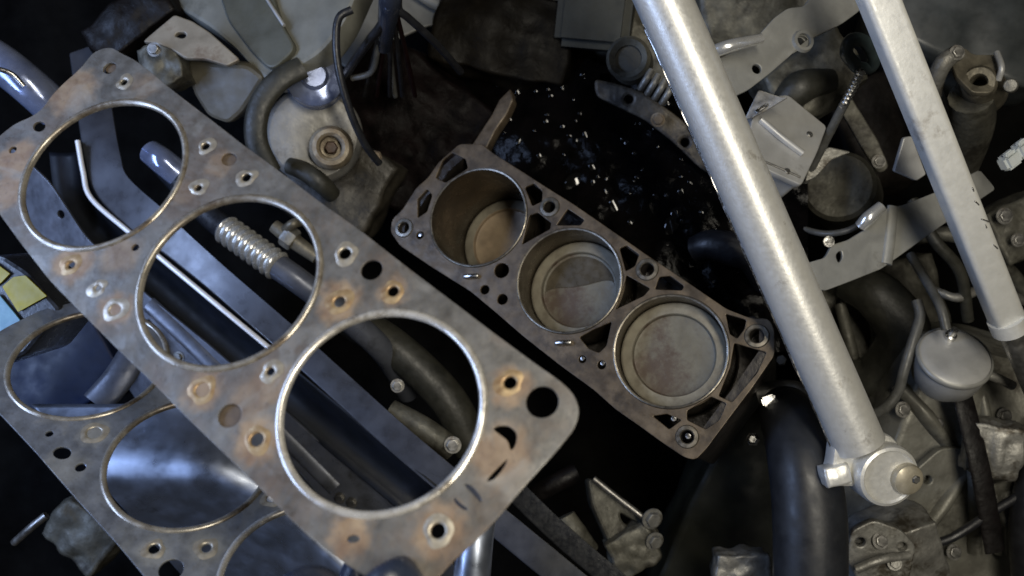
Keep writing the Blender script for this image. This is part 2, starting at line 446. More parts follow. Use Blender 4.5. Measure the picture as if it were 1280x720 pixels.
def inset(k): return [(cx + (x - cx) * k, cy + (y - cy) * k) for x, y in outer_l]
me = plate_mesh(inset(.975), [inset(.93)], .039, 0)
link('water_jacket_wall', me, PB.M @ Matrix.Translation((0, 0, -.0227)), IRONDK, block, True, 35)
me = plate_mesh(inset(.965), [circ(x, y, .0495, n=48) for x, y in bores], .12, .002)
link('block_side', me, PB.M @ Matrix.Translation((0, 0, -.1025)), IRONDK, block, True, 35)
for (x, y), dep, pm in zip(bores, (.080, .034, .019), (PTAN, PISTON, PISTON)):
    M = PB.M @ Matrix.Translation((x, y, 0))
    ln = lathe('cylinder_liner', [(.0450, .0006), (.0450, -.135), (.0488, -.135), (.0488, -.0040), (.0468, -.0038), (.0468, .0000), (.0462, .0009), (.0450, .0006)], M, BORE, block, 72)
    lathe('liner_rim', [(.0451, .0008), (.0462, .0011), (.0470, .0008), (.0470, -.001), (.0451, -.001)], M, RIM, ln, 72)
    Mp = M @ Matrix.Translation((0, 0, -dep))
    p = lathe('piston', [(.0345, -.0004), (.0352, .0004), (.0365, .0004), (.0425, 0), (.0435, -.0002), (.0444, -.001), (.0444, -.006), (.0432, -.0062), (.0432, -.008), (.0444, -.0082), (.0444, -.04), (0, -.04)], Mp, PISTONR, block, 72)
    lathe('piston_dish', [(0, -.0052), (.020, -.0050), (.0320, -.0046), (.0338, -.0040), (.0344, -.0004), (.0350, .0002)], Mp, pm, p, 64)
# crescent of wet soot lying in the middle piston's dish
x, y = bores[1]
def dir2(a): return (math.cos(a), math.sin(a))
cres = []
for i in range(25):
    a = math.pi * i / 24; cres.append((.0318 * math.cos(a), .0318 * math.sin(a)))
for i in range(1, 24):
    a = math.pi * (1 - i / 24); cres.append((.0318 * math.cos(a), .006 * math.sin(a) + .002 * math.sin(3 * a)))
me = plate_mesh(cres, [], .0006, .0002)
vp = PB.local(716, 330); ang = math.atan2(vp[1] - y, vp[0] - x)
link('soot_film', me, PB.M @ Matrix.Translation((x, y, -.034 - .0042)) @ Matrix.Rotation(ang - math.pi / 2 + .35, 4, 'Z'), mat('wet_soot', (.10, .085, .06), (.06, .05, .035), rough=.3, metal=.3, scale=50), block)
# bosses round the head bolt holes, dowels
for px, py, r in ((687, 259, .0052), (809, 337, .0056), (946, 420, .0056), (859, 546, .0052), (505, 285, .0052)):
    lx, ly = PB.local(px, py)
    lathe('bolt_boss', [(r, .0006), (r + .0008, .0014), (r + .0034, .0012), (r + .0042, .0002), (r + .0042, -.001), (r, -.001)], PB.M @ Matrix.Translation((lx, ly, 0)), RIM, block, 28)
    lathe('bolt_thread', [(r, .0003), (r, -.011), (r * .98, -.022), (0, -.024)], PB.M @ Matrix.Translation((lx, ly, 0)), IRONDK, block, 20)
for px, py in ((590, 346), (705, 429)):
    lx, ly = PB.local(px, py)
    Md = PB.M @ Matrix.Translation((lx, ly, .0022)) @ Matrix.Rotation(math.atan2(PB.ex.y, PB.ex.x) * -1, 4, 'Z') @ Matrix.Rotation(R(90), 4, 'Y')
    lathe('dowel_pin', [(0, -.0068), (.0018, -.0068), (.0022, -.006), (.0022, .006), (.0018, .0068), (0, .0068)], Md, BRIGHT, block, 14)
for px, py, s in ((728, 448, .0024), (753, 454, .0024), (525, 293, .0026), (842, 523, .003), (860, 545, .003)):
    lx, ly = PB.local(px, py)
    lathe('plug', [(0, .0008), (s * .7, .0005), (s, -.0012), (s, -.006)], PB.M @ Matrix.Translation((lx, ly, -.001)), BRIGHT, block, 14)
# arm at the rear corner
plate('rear_ear', Plane(PB.hit(600, 165) , PB.n, (1, 0, 0)), [(583, 186), (600, 160), (612, 142), (622, 122), (636, 108), (640, 122), (632, 140), (618, 160), (606, 184)], [], .012, .0015, IRON, block, z=-.004)
# oily lifter valley beside the deck
def valley(px, py):
    n1 = noise.noise(Vector((px * .016, py * .016, 1.3))); n2 = noise.noise(Vector((px * .05, py * .05, 4.1))); n3 = noise.noise(Vector((px * .13, py * .13, 2.2)))
    dk = 1 / (1.2874 + .4454 * (px - 640) / F + .3311 * (py - 360) / F)
    return W(px, py, dk + .105 - .010 * n1 - .002 * n2 - .0006 * n3)
vo = grid_surface('lifter_valley', 545, 1010, 60, 440, 100, 84, valley, OIL, block)
bm = bmesh.new(); bm.from_mesh(vo.data)
def off_deck(c):
    w = vo.matrix_basis @ c if False else MW[vo] @ c
    k = F / (H - w.z); px = 640 + w.x * k; py = 360 - w.y * k
    edge = 168 + (px - 590) * .70
    rag = noise.noise(Vector((px * .03, py * .03, 7))) * 26
    return py > edge + 18 or py < 84 + rag or px < 566 + rag or py < 96 + (px - 760) * .5 + rag or (px < 600 and py > 150 + .4 * (px - 545))
bmesh.ops.delete(bm, geom=[f for f in bm.faces if off_deck(f.calc_center_median())], context='FACES')
bm.to_mesh(vo.data); bm.free()
drop_me = None
spots_px = [(650, 176), (675, 195), (713, 170), (718, 229), (688, 229), (733, 169), (684, 152), (648, 115), (798, 222), (835, 245), (842, 285), (847, 268), (741, 209), (770, 258), (690, 120)]
for i in range(130):
    if i < len(spots_px): px, py = spots_px[i]
    else: px = random.uniform(600, 970); py = random.uniform(90, 360)
    if py > 150 + (px - 600) * .70: continue
    r = random.choice((.0012, .0016, .0022, .003)) * (2.2 if i < len(spots_px) else 1)
    vp_ = valley(px, py); bis = ((Vector((.23, .12, 1.62)) - vp_).normalized() + (Vector((0, 0, H)) - vp_).normalized()).normalized()  # oil caps added for sparkle, turned to mirror the lamp into the lens
    j_ = .10 if i < len(spots_px) else .28
    bis += Vector((random.uniform(-j_, j_), random.uniform(-j_, j_), 0))
    M = M_along(vp_, vp_ + bis) @ Matrix.Diagonal((r * 1.5, r * random.uniform(.6, 2.0), r, 1))
    if drop_me is None:
        drop_me = lathe('glint_drop', [(0, .30), (.35, .27), (.7, .17), (1, 0), (1, -1)], M, WETOIL, block, 10, 80).data
    else:
        link('glint_drop', drop_me, M, None, block, False)
# ------------------------------------------------------------------ head gaskets
P1 = plane_abc(2.4366, .4192, -1.1724, 287, 355, (.79, -.61, 0))
P2 = plane_abc(1.476, -.2928, -1.6692, 237, 580, (.79, -.61, 0))
def fitted(pl, a, b):
    x0 = pl.local(*a); x1 = pl.local(*b); return x0, ((x0[0] + x1[0]) / 2, (x0[1] + x1[1]) / 2), x1
def bore_centres(pl, rings):
    out = []
    for r in rings:
        L = [pl.local(*p) for p in r]
        xs = [p[0] for p in L]; ys = [p[1] for p in L]
        out.append(((min(xs) + max(xs)) / 2, (min(ys) + max(ys)) / 2))
    return out
RG1 = [[(34, 235), (44, 208), (67, 168), (107, 139), (141, 129), (178, 131), (208, 148), (228, 171), (231, 195), (215, 240), (188, 277), (158, 295), (134, 305), (101, 311), (60, 297), (37, 270)],
       [(186, 334), (173, 371), (178, 408), (198, 435), (232, 452), (279, 452), (319, 445), (359, 415), (386, 381), (398, 351), (398, 314), (386, 287), (356, 260), (312, 250), (279, 255), (242, 270), (202, 307)],
       [(400, 428), (434, 410), (487, 396), (534, 400), (568, 421), (591, 448), (605, 478), (610, 488), (607, 518), (591, 555), (568, 589), (534, 619), (497, 636), (457, 643), (420, 636), (400, 622), (356, 515), (351, 545), (366, 589), (390, 616), (366, 498)]]
def gasket(name, label, pl, cen, rb, outline, holes, rings, spots, mm, thick=.0014):
    t = thing(name, label, 'gasket', pl.M.translation, 'head gaskets held up in the air')
    hs = [circ(x, y, rb, n=96) for x, y in cen]
    for h in holes:
        if len(h) in (3, 4, 5) and not hasattr(h[0], '__len__'):
            x, y = pl.local(h[0], h[1])
            hs.append(circ(x, y, h[2], h[3] if len(h) > 3 else None, h[4] if len(h) > 4 else 0, n=24))
        else:
            L = [Vector(pl.local(*p)) for p in h]; c = sum(L, Vector((0, 0))) / len(L)
            hs.append(smooth_loop([(c + (p - c) * 1.2)[:] for p in L], 4))
    me = plate_mesh(round_loop([pl.local(*p) for p in outline], .006), hs, thick, .0002)
    sheet = link('sheet', me, pl.M, mm, t, True, 35)
    for q, (x, y) in enumerate(cen):
        lathe('fire_ring', [(rb - .0004, -.0012), (rb - .0006, .0004), (rb + .0004, .0015), (rb + .0020, .0016), (rb + .0031, .0009), (rb + .0033, -.0006), (rb + .0016, -.0014), (rb - .0004, -.0012)],
              pl.M @ Matrix.Translation((x, y, 0)), FIRE if q == 2 and thick > .0013 else FIRE2, t, 96, 60)
    for px, py, r, mt in rings:
        x, y = pl.local(px, py)
        sd = random.uniform(0, 50); prof = ((0, .00062), (.0003, .0010), (.0012, .0011), (.0024, .00085), (.0034, .00066))
        vs = []; fs = []; n = 28
        for q in range(n):
            a = 2 * math.pi * q / n; wv = Vector((math.cos(a) * 1.3, math.sin(a) * 1.3, sd))
            w = max(.3, 1 + .75 * noise.noise(wv * .75)); z = max(.1, 1 + .7 * noise.noise(wv * .9 + Vector((9, 0, 0))))
            for e, h in prof: vs.append(((r + e * w) * math.cos(a), (r + e * w) * math.sin(a), .00074 + (h - .0006) * z * .8))
        for q in range(n):
            for k in range(4): a_, b_ = q * 5 + k, ((q + 1) % n) * 5 + k; fs.append((a_, b_, b_ + 1, a_ + 1))
        me = bpy.data.meshes.new('eyelet'); me.from_pydata(vs, [], fs)
        link('eyelet', me, pl.M @ Matrix.Translation((x, y, 0)), mt, t, True, 60)
    return t, sheet
LIPM = mat('white_lip_highlight', (.95, .95, .97), (.9, .9, .92), rough=.25, metal=.1, scale=60)  # white colour standing in for the lamp's reflection on the rail lip
FIRE = mat('fire_ring_steel', (.85, .83, .78), (.55, .52, .47), rough=.28, metal=.6, scale=60, c3=(.22, .19, .15), t3=.58)
FIRE2 = mat('dull_fire_ring', (.46, .43, .37), (.27, .245, .205), rough=.32, metal=.6, scale=60, c3=(.15, .12, .09), t3=.55)
EYE1 = mat('rusty_eyelet', (.46, .34, .19), (.28, .17, .085), rough=.42, metal=.5, scale=160)
EYE2 = mat('pale_eyelet', (.48, .44, .36), (.34, .30, .24), rough=.38, metal=.6, scale=160)
cen1 = bore_centres(P1, RG1)
G1OUT = [(116, 68), (127, 62), (140, 60), (155, 69), (168, 75), (188, 90), (208, 107), (235, 128), (269, 154), (302, 180), (331, 201), (369, 229), (400, 253), (450, 288), (511, 336), (568, 379), (615, 415), (669, 455),
         (702, 478), (718, 494), (725, 514), (719, 535), (696, 564), (652, 612), (618, 653), (588, 683), (566, 702), (548, 722), (532, 738), (505, 742), (470, 728), (430, 704), (407, 687), (380, 664), (361, 646), (326, 611), (289, 575), (235, 523), (198, 485), (150, 439), (101, 390), (64, 352), (28, 306), (-4, 262),
         (-22, 236), (-24, 208), (-12, 184), (0, 171), (20, 155), (40, 147), (54, 137), (67, 118), (86, 100), (101, 87)]
G1H = [(138, 86, .0040), (156, 104, .0020), (50, 159, .0042, .0032), (17, 188, .0023), (258, 184, .0022), (309, 223, .0024), (249, 236, .0019),
       (170, 310, .0020), (90, 332, .0022), (339, 465, .0020), (432, 318, .0030), (465, 338, .0054), (492, 365, .0027), (425, 378, .0028), (638, 479, .0029),
       (322, 550, .0032), (678, 503, .0072), (548, 664, .0032), (442, 674, .0028, .0016, .6), (287, 200, .0046, .0038), (288, 520, .0056),
       [(620, 538), (634, 535), (644, 543), (643, 555), (638, 560), (634, 550)],
       [(632, 577), (629, 585), (619, 597), (611, 599), (617, 591), (626, 582)],
       [(583, 608), (591, 610), (600, 621), (600, 626), (594, 620)],
       [(569, 624), (575, 629), (583, 636), (579, 636), (571, 630)]]
G1R = [(258, 184, .0022, EYE2), (309, 223, .0024, EYE2), (249, 236, .0019, EYE2), (90, 332, .0022, EYE1), (339, 465, .0020, EYE2), (432, 318, .0030, EYE2), (492, 365, .0027, EYE1), (425, 378, .0028, EYE1),
       (638, 479, .0029, EYE1), (322, 550, .0032, EYE1), (548, 664, .0032, EYE2), (156, 104, .0020, EYE2), (145, 388, .0030, EYE2), (124, 361, .0016, EYE2), (254, 488, .0034, EYE1)]
def sp(pl, L): return [(*pl.local(x, y), r, s) for x, y, r, s in L]
S1 = sp(P1, [(92, 330, .014, .9), (145, 388, .012, .8), (254, 488, .012, .8), (322, 550, .014, .9), (425, 378, .014, .9), (492, 365, .009, .7), (548, 660, .014, .85), (440, 668, .012, .9), (638, 485, .012, .9), (625, 570, .018, .75),
                 (90, 115, .02, .8), (20, 200, .016, .9), (12, 240, .014, .8), (150, 320, .014, .5), (340, 480, .014, .6), (275, 205, .010, .5), (180, 110, .012, .4), (315, 500, .014, .5), (230, 240, .010, .4)])
GM1 = gasket_mat('rusty_gasket_steel', (.215, .207, .190), (.125, .120, .110), S1, ((.20, .125, .075), (.37, .275, .175)))
g1, sheet1 = gasket('head_gasket', 'rust-stained steel head gasket with three large bores, nearest the camera', P1, cen1, .0455, G1OUT, G1H, G1R, S1, GM1)
# blanked-off coolant holes: thin brown sheet behind the opening
for px, py, r in ((287, 200, .0052), (288, 520, .0062), (138, 83, .0036)):
    x, y = P1.local(px, py)
    lathe('blanking_disc', [(0, 0), (r, 0), (r, -.0005), (0, -.0005)], P1.M @ Matrix.Translation((x, y, -.0012)), mat('brown_core', (.13, .10, .075), (.08, .06, .045), rough=.6, metal=.2, scale=120), g1, 24)

RG2 = [[(13, 485), (30, 508), (60, 522), (101, 522), (144, 513), (168, 498), (191, 481), (13, 472), (13, 455), (27, 435), (54, 411), (101, 394)],
       [(129, 602), (144, 632), (168, 651), (202, 662), (235, 661), (269, 651), (296, 636), (326, 612), (144, 555), (168, 532), (133, 582)]]
# centres on the row: least squares over pairs of rim points
def fit_c(pl, pts, r):
    L = [Vector(pl.local(*p)) for p in pts]; c = sum(L, Vector((0, 0))) / len(L)
    for _ in range(200):
        g = Vector((0, 0))
        for p in L:
            v = c - p; g += v.normalized() * (v.length - r)
        c -= g / len(L)
    return (c.x, c.y)
cen1 = cen1
c2a = fit_c(P2, RG2[0], .046); c2b = fit_c(P2, RG2[1], .046)
c2c = (2 * c2b[0] - c2a[0], 2 * c2b[1] - c2a[1])
G2OUT = [(-60, 470), (-36, 440), (4, 412), (52, 388), (104, 376), (160, 425), (230, 490), (300, 552), (380, 625), (470, 705), (540, 775), (560, 830), (520, 880), (470, 900), (400, 905), (300, 850), (225, 775), (178, 718), (148, 682), (97, 626), (45, 566), (0, 518), (-40, 486)]
G2H = [(62, 543, .0022), (78, 567, .0054, .0042), (101, 585, .0030), (193, 687, .0030), (258, 686, .0026), (214, 713, .0064), (339, 624, .0026), (420, 760, .003), (300, 770, .003)]
G2R = [(258, 686, .0030, EYE2), (193, 687, .0030, EYE2), (339, 624, .0026, EYE2), (118, 542, .0042, EYE2)]
S2 = sp(P2, [(118, 542, .012, .5), (258, 686, .012, .5), (193, 690, .012, .4), (80, 585, .016, .4)])
GM2 = gasket_mat('grey_gasket_steel', (.225, .24, .265), (.14, .15, .17), S2, ((.24, .235, .20), (.34, .33, .29)))
g2, sheet2 = gasket('head_gasket', 'grey steel head gasket tucked behind the rusty one, lower left', P2, [c2a, c2b, c2c], .0455, G2OUT, G2H, G2R, S2, GM2)

# ------------------------------------------------------------------ silver brace tubes
t = thing('brace_tube', 'thick silver round brace tube with bolted eye end, crossing the engine', 'brace', W(1070, 545, .672))
A = W(800, -66, .620); B = W(1074, 556, .672)
sweep('tube', [A.lerp(B, i / 8) for i in range(9)], .0196, SILVER, t, seg=40)
axis = (B - A).normalized(); side = Vector((-axis.y, axis.x, 0)).normalized()
if side.x > 0: side = -side
sweep('weld_seam', [A.lerp(B, .12 + .86 * i / 30) + side * (.0194 + .0006 * noise.noise(Vector((i * .9, 0, 0)))) + Vector((0, 0, -.002)) for i in range(31)], .0011, BRIGHT, t, seg=8, n=2, wob=.5)
# flattened fork, eye and bolt
up = Vector((0, 0, 1)); E = W(1121, 602, .652)
pe = Plane(W(1085, 578, .676), (.10, -.12, 1), (1, 0, 0))
plate('clevis', pe, [(1040, 548), (1108, 540), (1122, 556), (1130, 580), (1100, 606), (1066, 606), (1044, 606), (1030, 596), (1036, 580)], [], .016, .003, SILVER, t, z=.006, rnd=.006)
Me = M_along(E + Vector((-.004, .004, -.022)), E + Vector((.004, -.006, .04))) @ Matrix.Scale(1.115, 4)
lathe('eye_sleeve', [(0, -.012), (.0195, -.012), (.0215, -.009), (.0215, .010), (.0205, .013), (.0185, .0138), (.0172, .0125), (0, .0122)], Me, SILVER, t, 48)
PALET = mat('pale_zinc', (.44, .40, .31), (.32, .285, .21), rough=.42, metal=.45, scale=90)
bo = lathe('bolt_head', [(0, .0185), (.0080, .0182), (.0100, .0170), (.0108, .0150), (.0108, .0118), (0, .0118)], Me @ Matrix.Translation((.0085, -.0085, 0)), PALET, t, 28, 30)
lathe('bolt_recess', [(0, .0200), (.0022, .0200), (.0030, .0192), (.0030, .0178), (0, .0178)], Me @ Matrix.Translation((.0120, -.0098, 0)), DULL, bo, 6)
casting('weld_lug', (.020, .0155, .018), MT(1043, 592, .672, 0, 0, 15), SILVER, t, amp=.0016, fr=120, sub=3)

t = thing('brace_bar', 'pale grey flat-sided brace bar near the right edge', 'brace', W(1262, 415, .66))
A = W(1074, -60, .600); B = W(1262, 408, .712)
me = plate_mesh(round_loop([(-.0120, -.010), (.0120, -.010), (.0120, .010), (-.0120, .010)], .005), [], (B - A).length, .001)
Mb = M_along(A.lerp(B, .5), B)
# turn the broad face to the lens
zc = Mb.to_3x3().col[2].normalized(); yc = Vector((-.12, -.03, 1)); yc = (yc - zc * yc.dot(zc)).normalized(); xc = yc.cross(zc)
Mb = Matrix((xc, yc, zc)).transposed().to_4x4(); Mb.translation = A.lerp(B, .5)
link('bar', me, Mb, WHITEM, t, True, 30)
for i in range(5):
    k = (.60, .635, .685, .70, .76)[i]
    p = A.lerp(B, k) + (xc if xc.x > 0 else -xc) * (.0082 - .001 * (i % 2)) + yc * .0099
    casting('paint_chip', (.0035 + .002 * (i % 3), .0016, .0008), Matrix.Translation(p) @ Mb.to_3x3().to_4x4() @ Matrix.Rotation(R(90 + 20 * (i % 3)), 4, 'Y'), DULL, t, amp=.0004, fr=300, sub=2, seed=i)
sweep('rod', [W(1258, 398, .715), W(1310, 520, .75)], .0105, DULL, t, seg=20)
lathe('end_cap', [(0, .004), (.0105, .004), (.0140, .002), (.0140, -.010), (0, -.010)], M_along(W(1262, 410, .712), B + (B - A)), WHITEM, t, 28)

# ------------------------------------------------------------------ right side: brackets and fittings
pl = plane_at(985, 60, .72, -8, 12)
t = tag(plate('steel_bracket', pl, [(1040, -40), (1095, -20), (1074, 14), (1052, 30), (1010, 50), (985, 72), (962, 92), (936, 112), (915, 122), (890, 122), (884, 80), (905, 70), (945, 48), (968, 22), (985, 10), (1005, 8)],
      [(946, 86, .0040), (1003, 52, .0058)], .004, .0006, GREYST, None, rnd=.004), 'grey sheet steel bracket with two holes running up behind the brace tube', 'bracket')
lx, ly = pl.local(1003, 52)
MW[t] = pl.M
lathe('boss', [(.0058, 0), (.0060, .003), (.0085, .003), (.0095, 0)], pl.M @ Matrix.Translation((lx, ly, 0)), GREYST, None, 28)
boss = bpy.data.objects[-1] if False else [o for o in bpy.data.objects if o.name == 'boss'][0]
boss.parent = t; boss.matrix_basis = t.matrix_basis.inverted() @ MW[boss]
pl = plane_at(1090, 300, .76, -10, 10)
t = tag(plate('steel_bracket', pl, [(1225, 212), (1245, 236), (1180, 280), (1130, 316), (1102, 336), (1062, 352), (1030, 364), (1010, 352), (1004, 330), (1032, 322), (1040, 306), (1060, 300), (1086, 284), (1100, 262), (1130, 256), (1170, 240)],
      [[(1044, 318), (1052, 312), (1054, 322), (1048, 330)]], .004, .0006, GREYST, None, rnd=.004), 'grey sheet steel bracket with oval hole, between the two braces', 'bracket')
MW[t] = pl.M @ Matrix.Translation((0, 0, -.002))
sweep('pressed_rib', [pl.hit(1108, 330), pl.hit(1112, 300), pl.hit(1116, 258)], .005, GREYST, t, flat=.5)
hexbolt('bolt', 1036, 302, .752, .0035, BRIGHT, t)

# light metal box
t = thing('relay_box', 'pale grey metal box behind the brace tube, bright bead on one edge', 'box', W(985, 180, .78))
pl = plane_at(985, 175, .735, -22, 18)
plate('lid', pl, [(952, 122), (985, 118), (1034, 158), (1022, 190), (1002, 232), (962, 214), (930, 192), (940, 150)], [], .006, .0012, LIGHTG, t, rnd=.004)
pl2 = plane_at(985, 175, .742, -22, 18)
plate('body', pl2, [(954, 124), (985, 121), (1031, 159), (1019, 190), (1001, 229), (962, 211), (933, 191), (942, 150)], [], .05, .002, LIGHTG, t, rnd=.004, z=-.001)
plate('side_tab', plane_at(945, 130, .725, 10, -25), [(948, 112), (972, 120), (985, 122), (962, 136), (940, 148), (930, 150)], [], .003, .0006, DULL, t)
sweep('bead', [W(945, 140, .722), W(958, 131, .722), (W(972, 122, .724))], .0016, BRIGHT, t, wob=.6)  # thin bright steel bead along the side tab
sweep('ridge', [pl.hit(950, 150) + Vector((0, 0, .002)), pl.hit(975, 172) + Vector((0, 0, .003)), pl.hit(1002, 192) + Vector((0, 0, .002))], .003, LIGHTG, t)

for px, py in ((1012, 168), (984, 214)):
    p_ = pl.hit(px, py)
    lathe('screw', [(0, .0016), (.0022, .0013), (.0030, .0004), (.0030, -.001)], M_along(p_, p_ + pl.n), DULL, t, 12)
sweep('lid_seam', [pl.hit(938, 196) + pl.n * .0004, pl.hit(964, 206) + pl.n * .0004, pl.hit(1000, 222) + pl.n * .0004], .0010, DULL, t)
t = thing('dipstick', 'slim dipstick tube with bright threaded top beside the pale box', 'dipstick', W(1005, 222, .80))
a, b = W(1006, 226, .80), W(1078, 86, .70)
sweep('tube', [a, a.lerp(b, .4), a.lerp(b, .72)], .0038, CABLEG, t)
for i in range(9):
    q = a.lerp(b, .70 + i * .034)
    lathe('thread', [(.001, -.0022), (.0032, -.0018), (.0040, 0), (.0032, .0018), (.001, .0022)], M_along(q, b), BRIGHT, t, 14, 60)
t = tag(sweep('hose_loop', [W(1068, 80, .71), W(1058, 66, .70), W(1064, 50, .695), (W(1080, 52, .70)), W(1092, 70, .71), W(1088, 84, .72), W(1072, 84, .715), W(1066, 74, .71)], .0052, TEALR), 'small dark teal hose loop above the threaded dipstick', 'hose')

t = thing('clamp_block', 'dark clamp casting with pinch slot under the upper steel bracket', 'casting', W(1000, 110, .80))
casting('body', (.085, .06, .05), MT(1010, 105, .80, 0, 0, 35), CASTDK, t, amp=.007, fr=40, seed=3)
sweep('lug', [W(975, 140, .78), W(1000, 110, .77), W(1040, 100, .775)], [.012, .015, .010], RUBBERO, t)

t = thing('master_cylinder', 'dark round cast cylinder with brown fluid stains between the braces', 'cylinder', W(1050, 230, .86))
Mc = M_along(W(1050, 235, .86), W(1030, 200, .74))
lathe('body', [(0, .010), (.014, .010), (.020, .012), (.030, .012), (.034, .008), (.034, -.02), (.036, -.03), (.036, -.06), (0, -.06)], Mc, CASTDK, t, 40)
plate('ear', plane_at(1030, 192, .78, 15, -10), [(1006, 228), (1012, 202), (1036, 184), (1064, 190), (1040, 200), (1020, 222)], [], .006, .001, CAST, t)
sweep('brake_line', [W(1000, 285, .82), W(1030, 292, .80), W(1060, 288, .79), W(1088, 272, .79)], .0028, CABLEG, t)
t = tag(sweep('chrome_pin', [W(1076, 283, .76), W(1086, 272, .755), W(1102, 258, .755)], [.0055, .006, .005], CHROME), 'short bright chrome pin by the lower steel bracket', 'pin')
t = tag(sweep('chrome_rod', [W(880, 70, .70), W(910, 58, .69), W(952, 48, .695)], [.005, .0052, .004], CHROME), 'bright chrome rod poking out behind the thick brace tube', 'rod')
t = tag(plate('mounting_tab', plane_at(1135, 200, .75, 10, 10), [(1118, 214), (1130, 172), (1140, 170), (1158, 218), (1146, 226)], [], .004, .0008, LIGHTG), 'pale triangular metal tab left of the flat brace bar', 'bracket')

t = thing('water_outlet', 'corroded brass water outlet with round port, top right', 'pipe fitting', W(1225, 120, .80))
Mo = M_along(W(1224, 105, .77), W(1210, 60, .60))
lathe('port', [(.0062, -.02), (.0062, .010), (.0075, .012), (.0125, .012), (.0145, .009), (.0145, -.01), (.020, -.03), (.022, -.06), (0, -.06)], Mo, BRASS, t, 32)
plate('flange', plane_at(1220, 85, .765, -25, -10), [(1186, 70), (1196, 58), (1208, 60), (1216, 68), (1252, 68), (1254, 92), (1240, 116), (1216, 116), (1196, 96)], [(1224, 97, .0085)], .006, .001, BRASS, t, rnd=.004)
sweep('elbow', [W(1162, 150, .80), W(1168, 105, .77), W(1180, 78, .755), W(1196, 66, .755)], [.007, .0075, .0075, .007], CAST, t)
sweep('neck', [W(1214, 120, .79), W(1212, 160, .83), W(1190, 215, .88)], [.019, .021, .022], CASTDK, t)
hexbolt('bolt', 1196, 66, .748, .0048, DULL, t)
sweep('clip', [W(1246, 66, .76), W(1252, 84, .75), W(1248, 100, .755)], .0026, LIGHTG, t)
t = tag(plate('heat_shield', plane_at(1180, 180, .86, 20, -20), [(1158, 120), (1178, 110), (1200, 170), (1206, 200), (1180, 215), (1160, 190)], [], .004, .0008, CAST), 'small cast shield below the brass water outlet', 'shield')

t = thing('wire_connector', 'white plastic wire connector at the right edge', 'connector', W(1265, 200, .74))
for k, (px, py) in enumerate(((1262, 200), (1278, 186))):
    box('shell', (.017, .013, .012), MT(px, py, .735, 10, 10, 35), WHITEP, t, bev=.0025)
    box('latch', (.008, .004, .005), MT(px - 2, py - 8, .728, 10, 10, 35), WHITEP, t, bev=.001)
sweep('lead', [W(1272, 196, .74), W(1290, 180, .75), W(1330, 150, .78)], .003, WIRE, t)
t = tag(lathe('hose_plug', [(0, .004), (.005, .003), (.006, 0), (.006, -.02), (0, -.02)], M_along(W(1263, 107, .75), W(1255, 100, .6)), CAST, None, 16), 'tiny pale plug above the white connector', 'plug')

# top right dark panel and shapes
t = tag(casting('blower_housing', (.19, .13, .10), MT(1200, 25, .95, 0, 0, -20), mat('dark_slate_plastic', (.06, .066, .066), (.03, .034, .034), rough=.4, scale=25), None, amp=.010, fr=14, seed=6), 'dark slate plastic housing in the top right corner', 'housing')
t = tag(casting('intake_casting', (.13, .10, .09), MT(940, 20, .92, 0, 0, 10), CASTDK, None, amp=.012, fr=22, seed=9), 'dirty grey casting at the top behind the thick brace tube', 'casting')
t = tag(casting('starter_housing', (.10, .12, .08), MT(1090, 170, .97, 0, 0, 20), DEEP, None, amp=.012, fr=25, seed=11), 'sooty dark housing between the two brace bars', 'housing')

# background clutter between and beyond the braces
t = thing('linkage', 'grey flat linkage arm with pivot bolts deep between the braces', 'linkage', W(1060, 150, .88))
plate('arm', plane_at(1060, 140, .86, 10, -10), [(1040, 120), (1058, 112), (1098, 176), (1112, 210), (1098, 218), (1078, 186)], [(1050, 122, .004)], .006, .001, CASTDK, t, rnd=.006)
hexbolt('bolt', 1098, 202, .855, .005, DULL, t)
t = tag(sweep('steering_pipe', [W(1130, 300, .90), W(1180, 292, .88), W(1220, 306, .88), W(1262, 340, .90), W(1300, 390, .92)], .0075, CASTDK), 'dim grey pipe crossing behind the flat brace bar', 'pipe')
t = tag(sweep('vacuum_hose', [W(1140, 250, .84), W(1168, 300, .83), W(1200, 340, .84), W(1210, 400, .86)], .0055, RUBBERO), 'thin olive vacuum hose behind the flat brace bar', 'hose')
t = thing('junction_block', 'grey junction block with bolts at the right edge under the white connector', 'casting', W(1260, 280, .88))
casting('body', (.07, .06, .05), MT(1268, 285, .90, 0, 0, 25), CASTDK, t, amp=.004, fr=50, seed=41)
hexbolt('bolt', 1255, 270, .862, .006, DULL, t); hexbolt('bolt', 1272, 300, .862, .005, DULL, t)
t = thing('bell_housing', 'dim olive bell housing with ribs between the tube and the round pod', 'casting', W(1090, 420, .95))
casting('body', (.15, .16, .08), MT(1090, 420, .97, 0, 0, 15), CASTDK, t, amp=.006, fr=26, seed=43, sub=5)
for a_, b_ in (((1050, 380), (1075, 480)), ((1090, 375), (1105, 470)), ((1125, 390), (1140, 460))):
    sweep('rib', [W(*a_, .915), W((a_[0] + b_[0]) / 2, (a_[1] + b_[1]) / 2, .908), W(*b_, .915)], .006, CASTDK, t)
t = tag(sweep('ground_strap', [W(1160, 360, .86), W(1196, 372, .85), W(1236, 360, .86), W(1280, 376, .88)], .0042, CAST, wob=.4), 'pale braided ground strap above the round pod', 'cable')

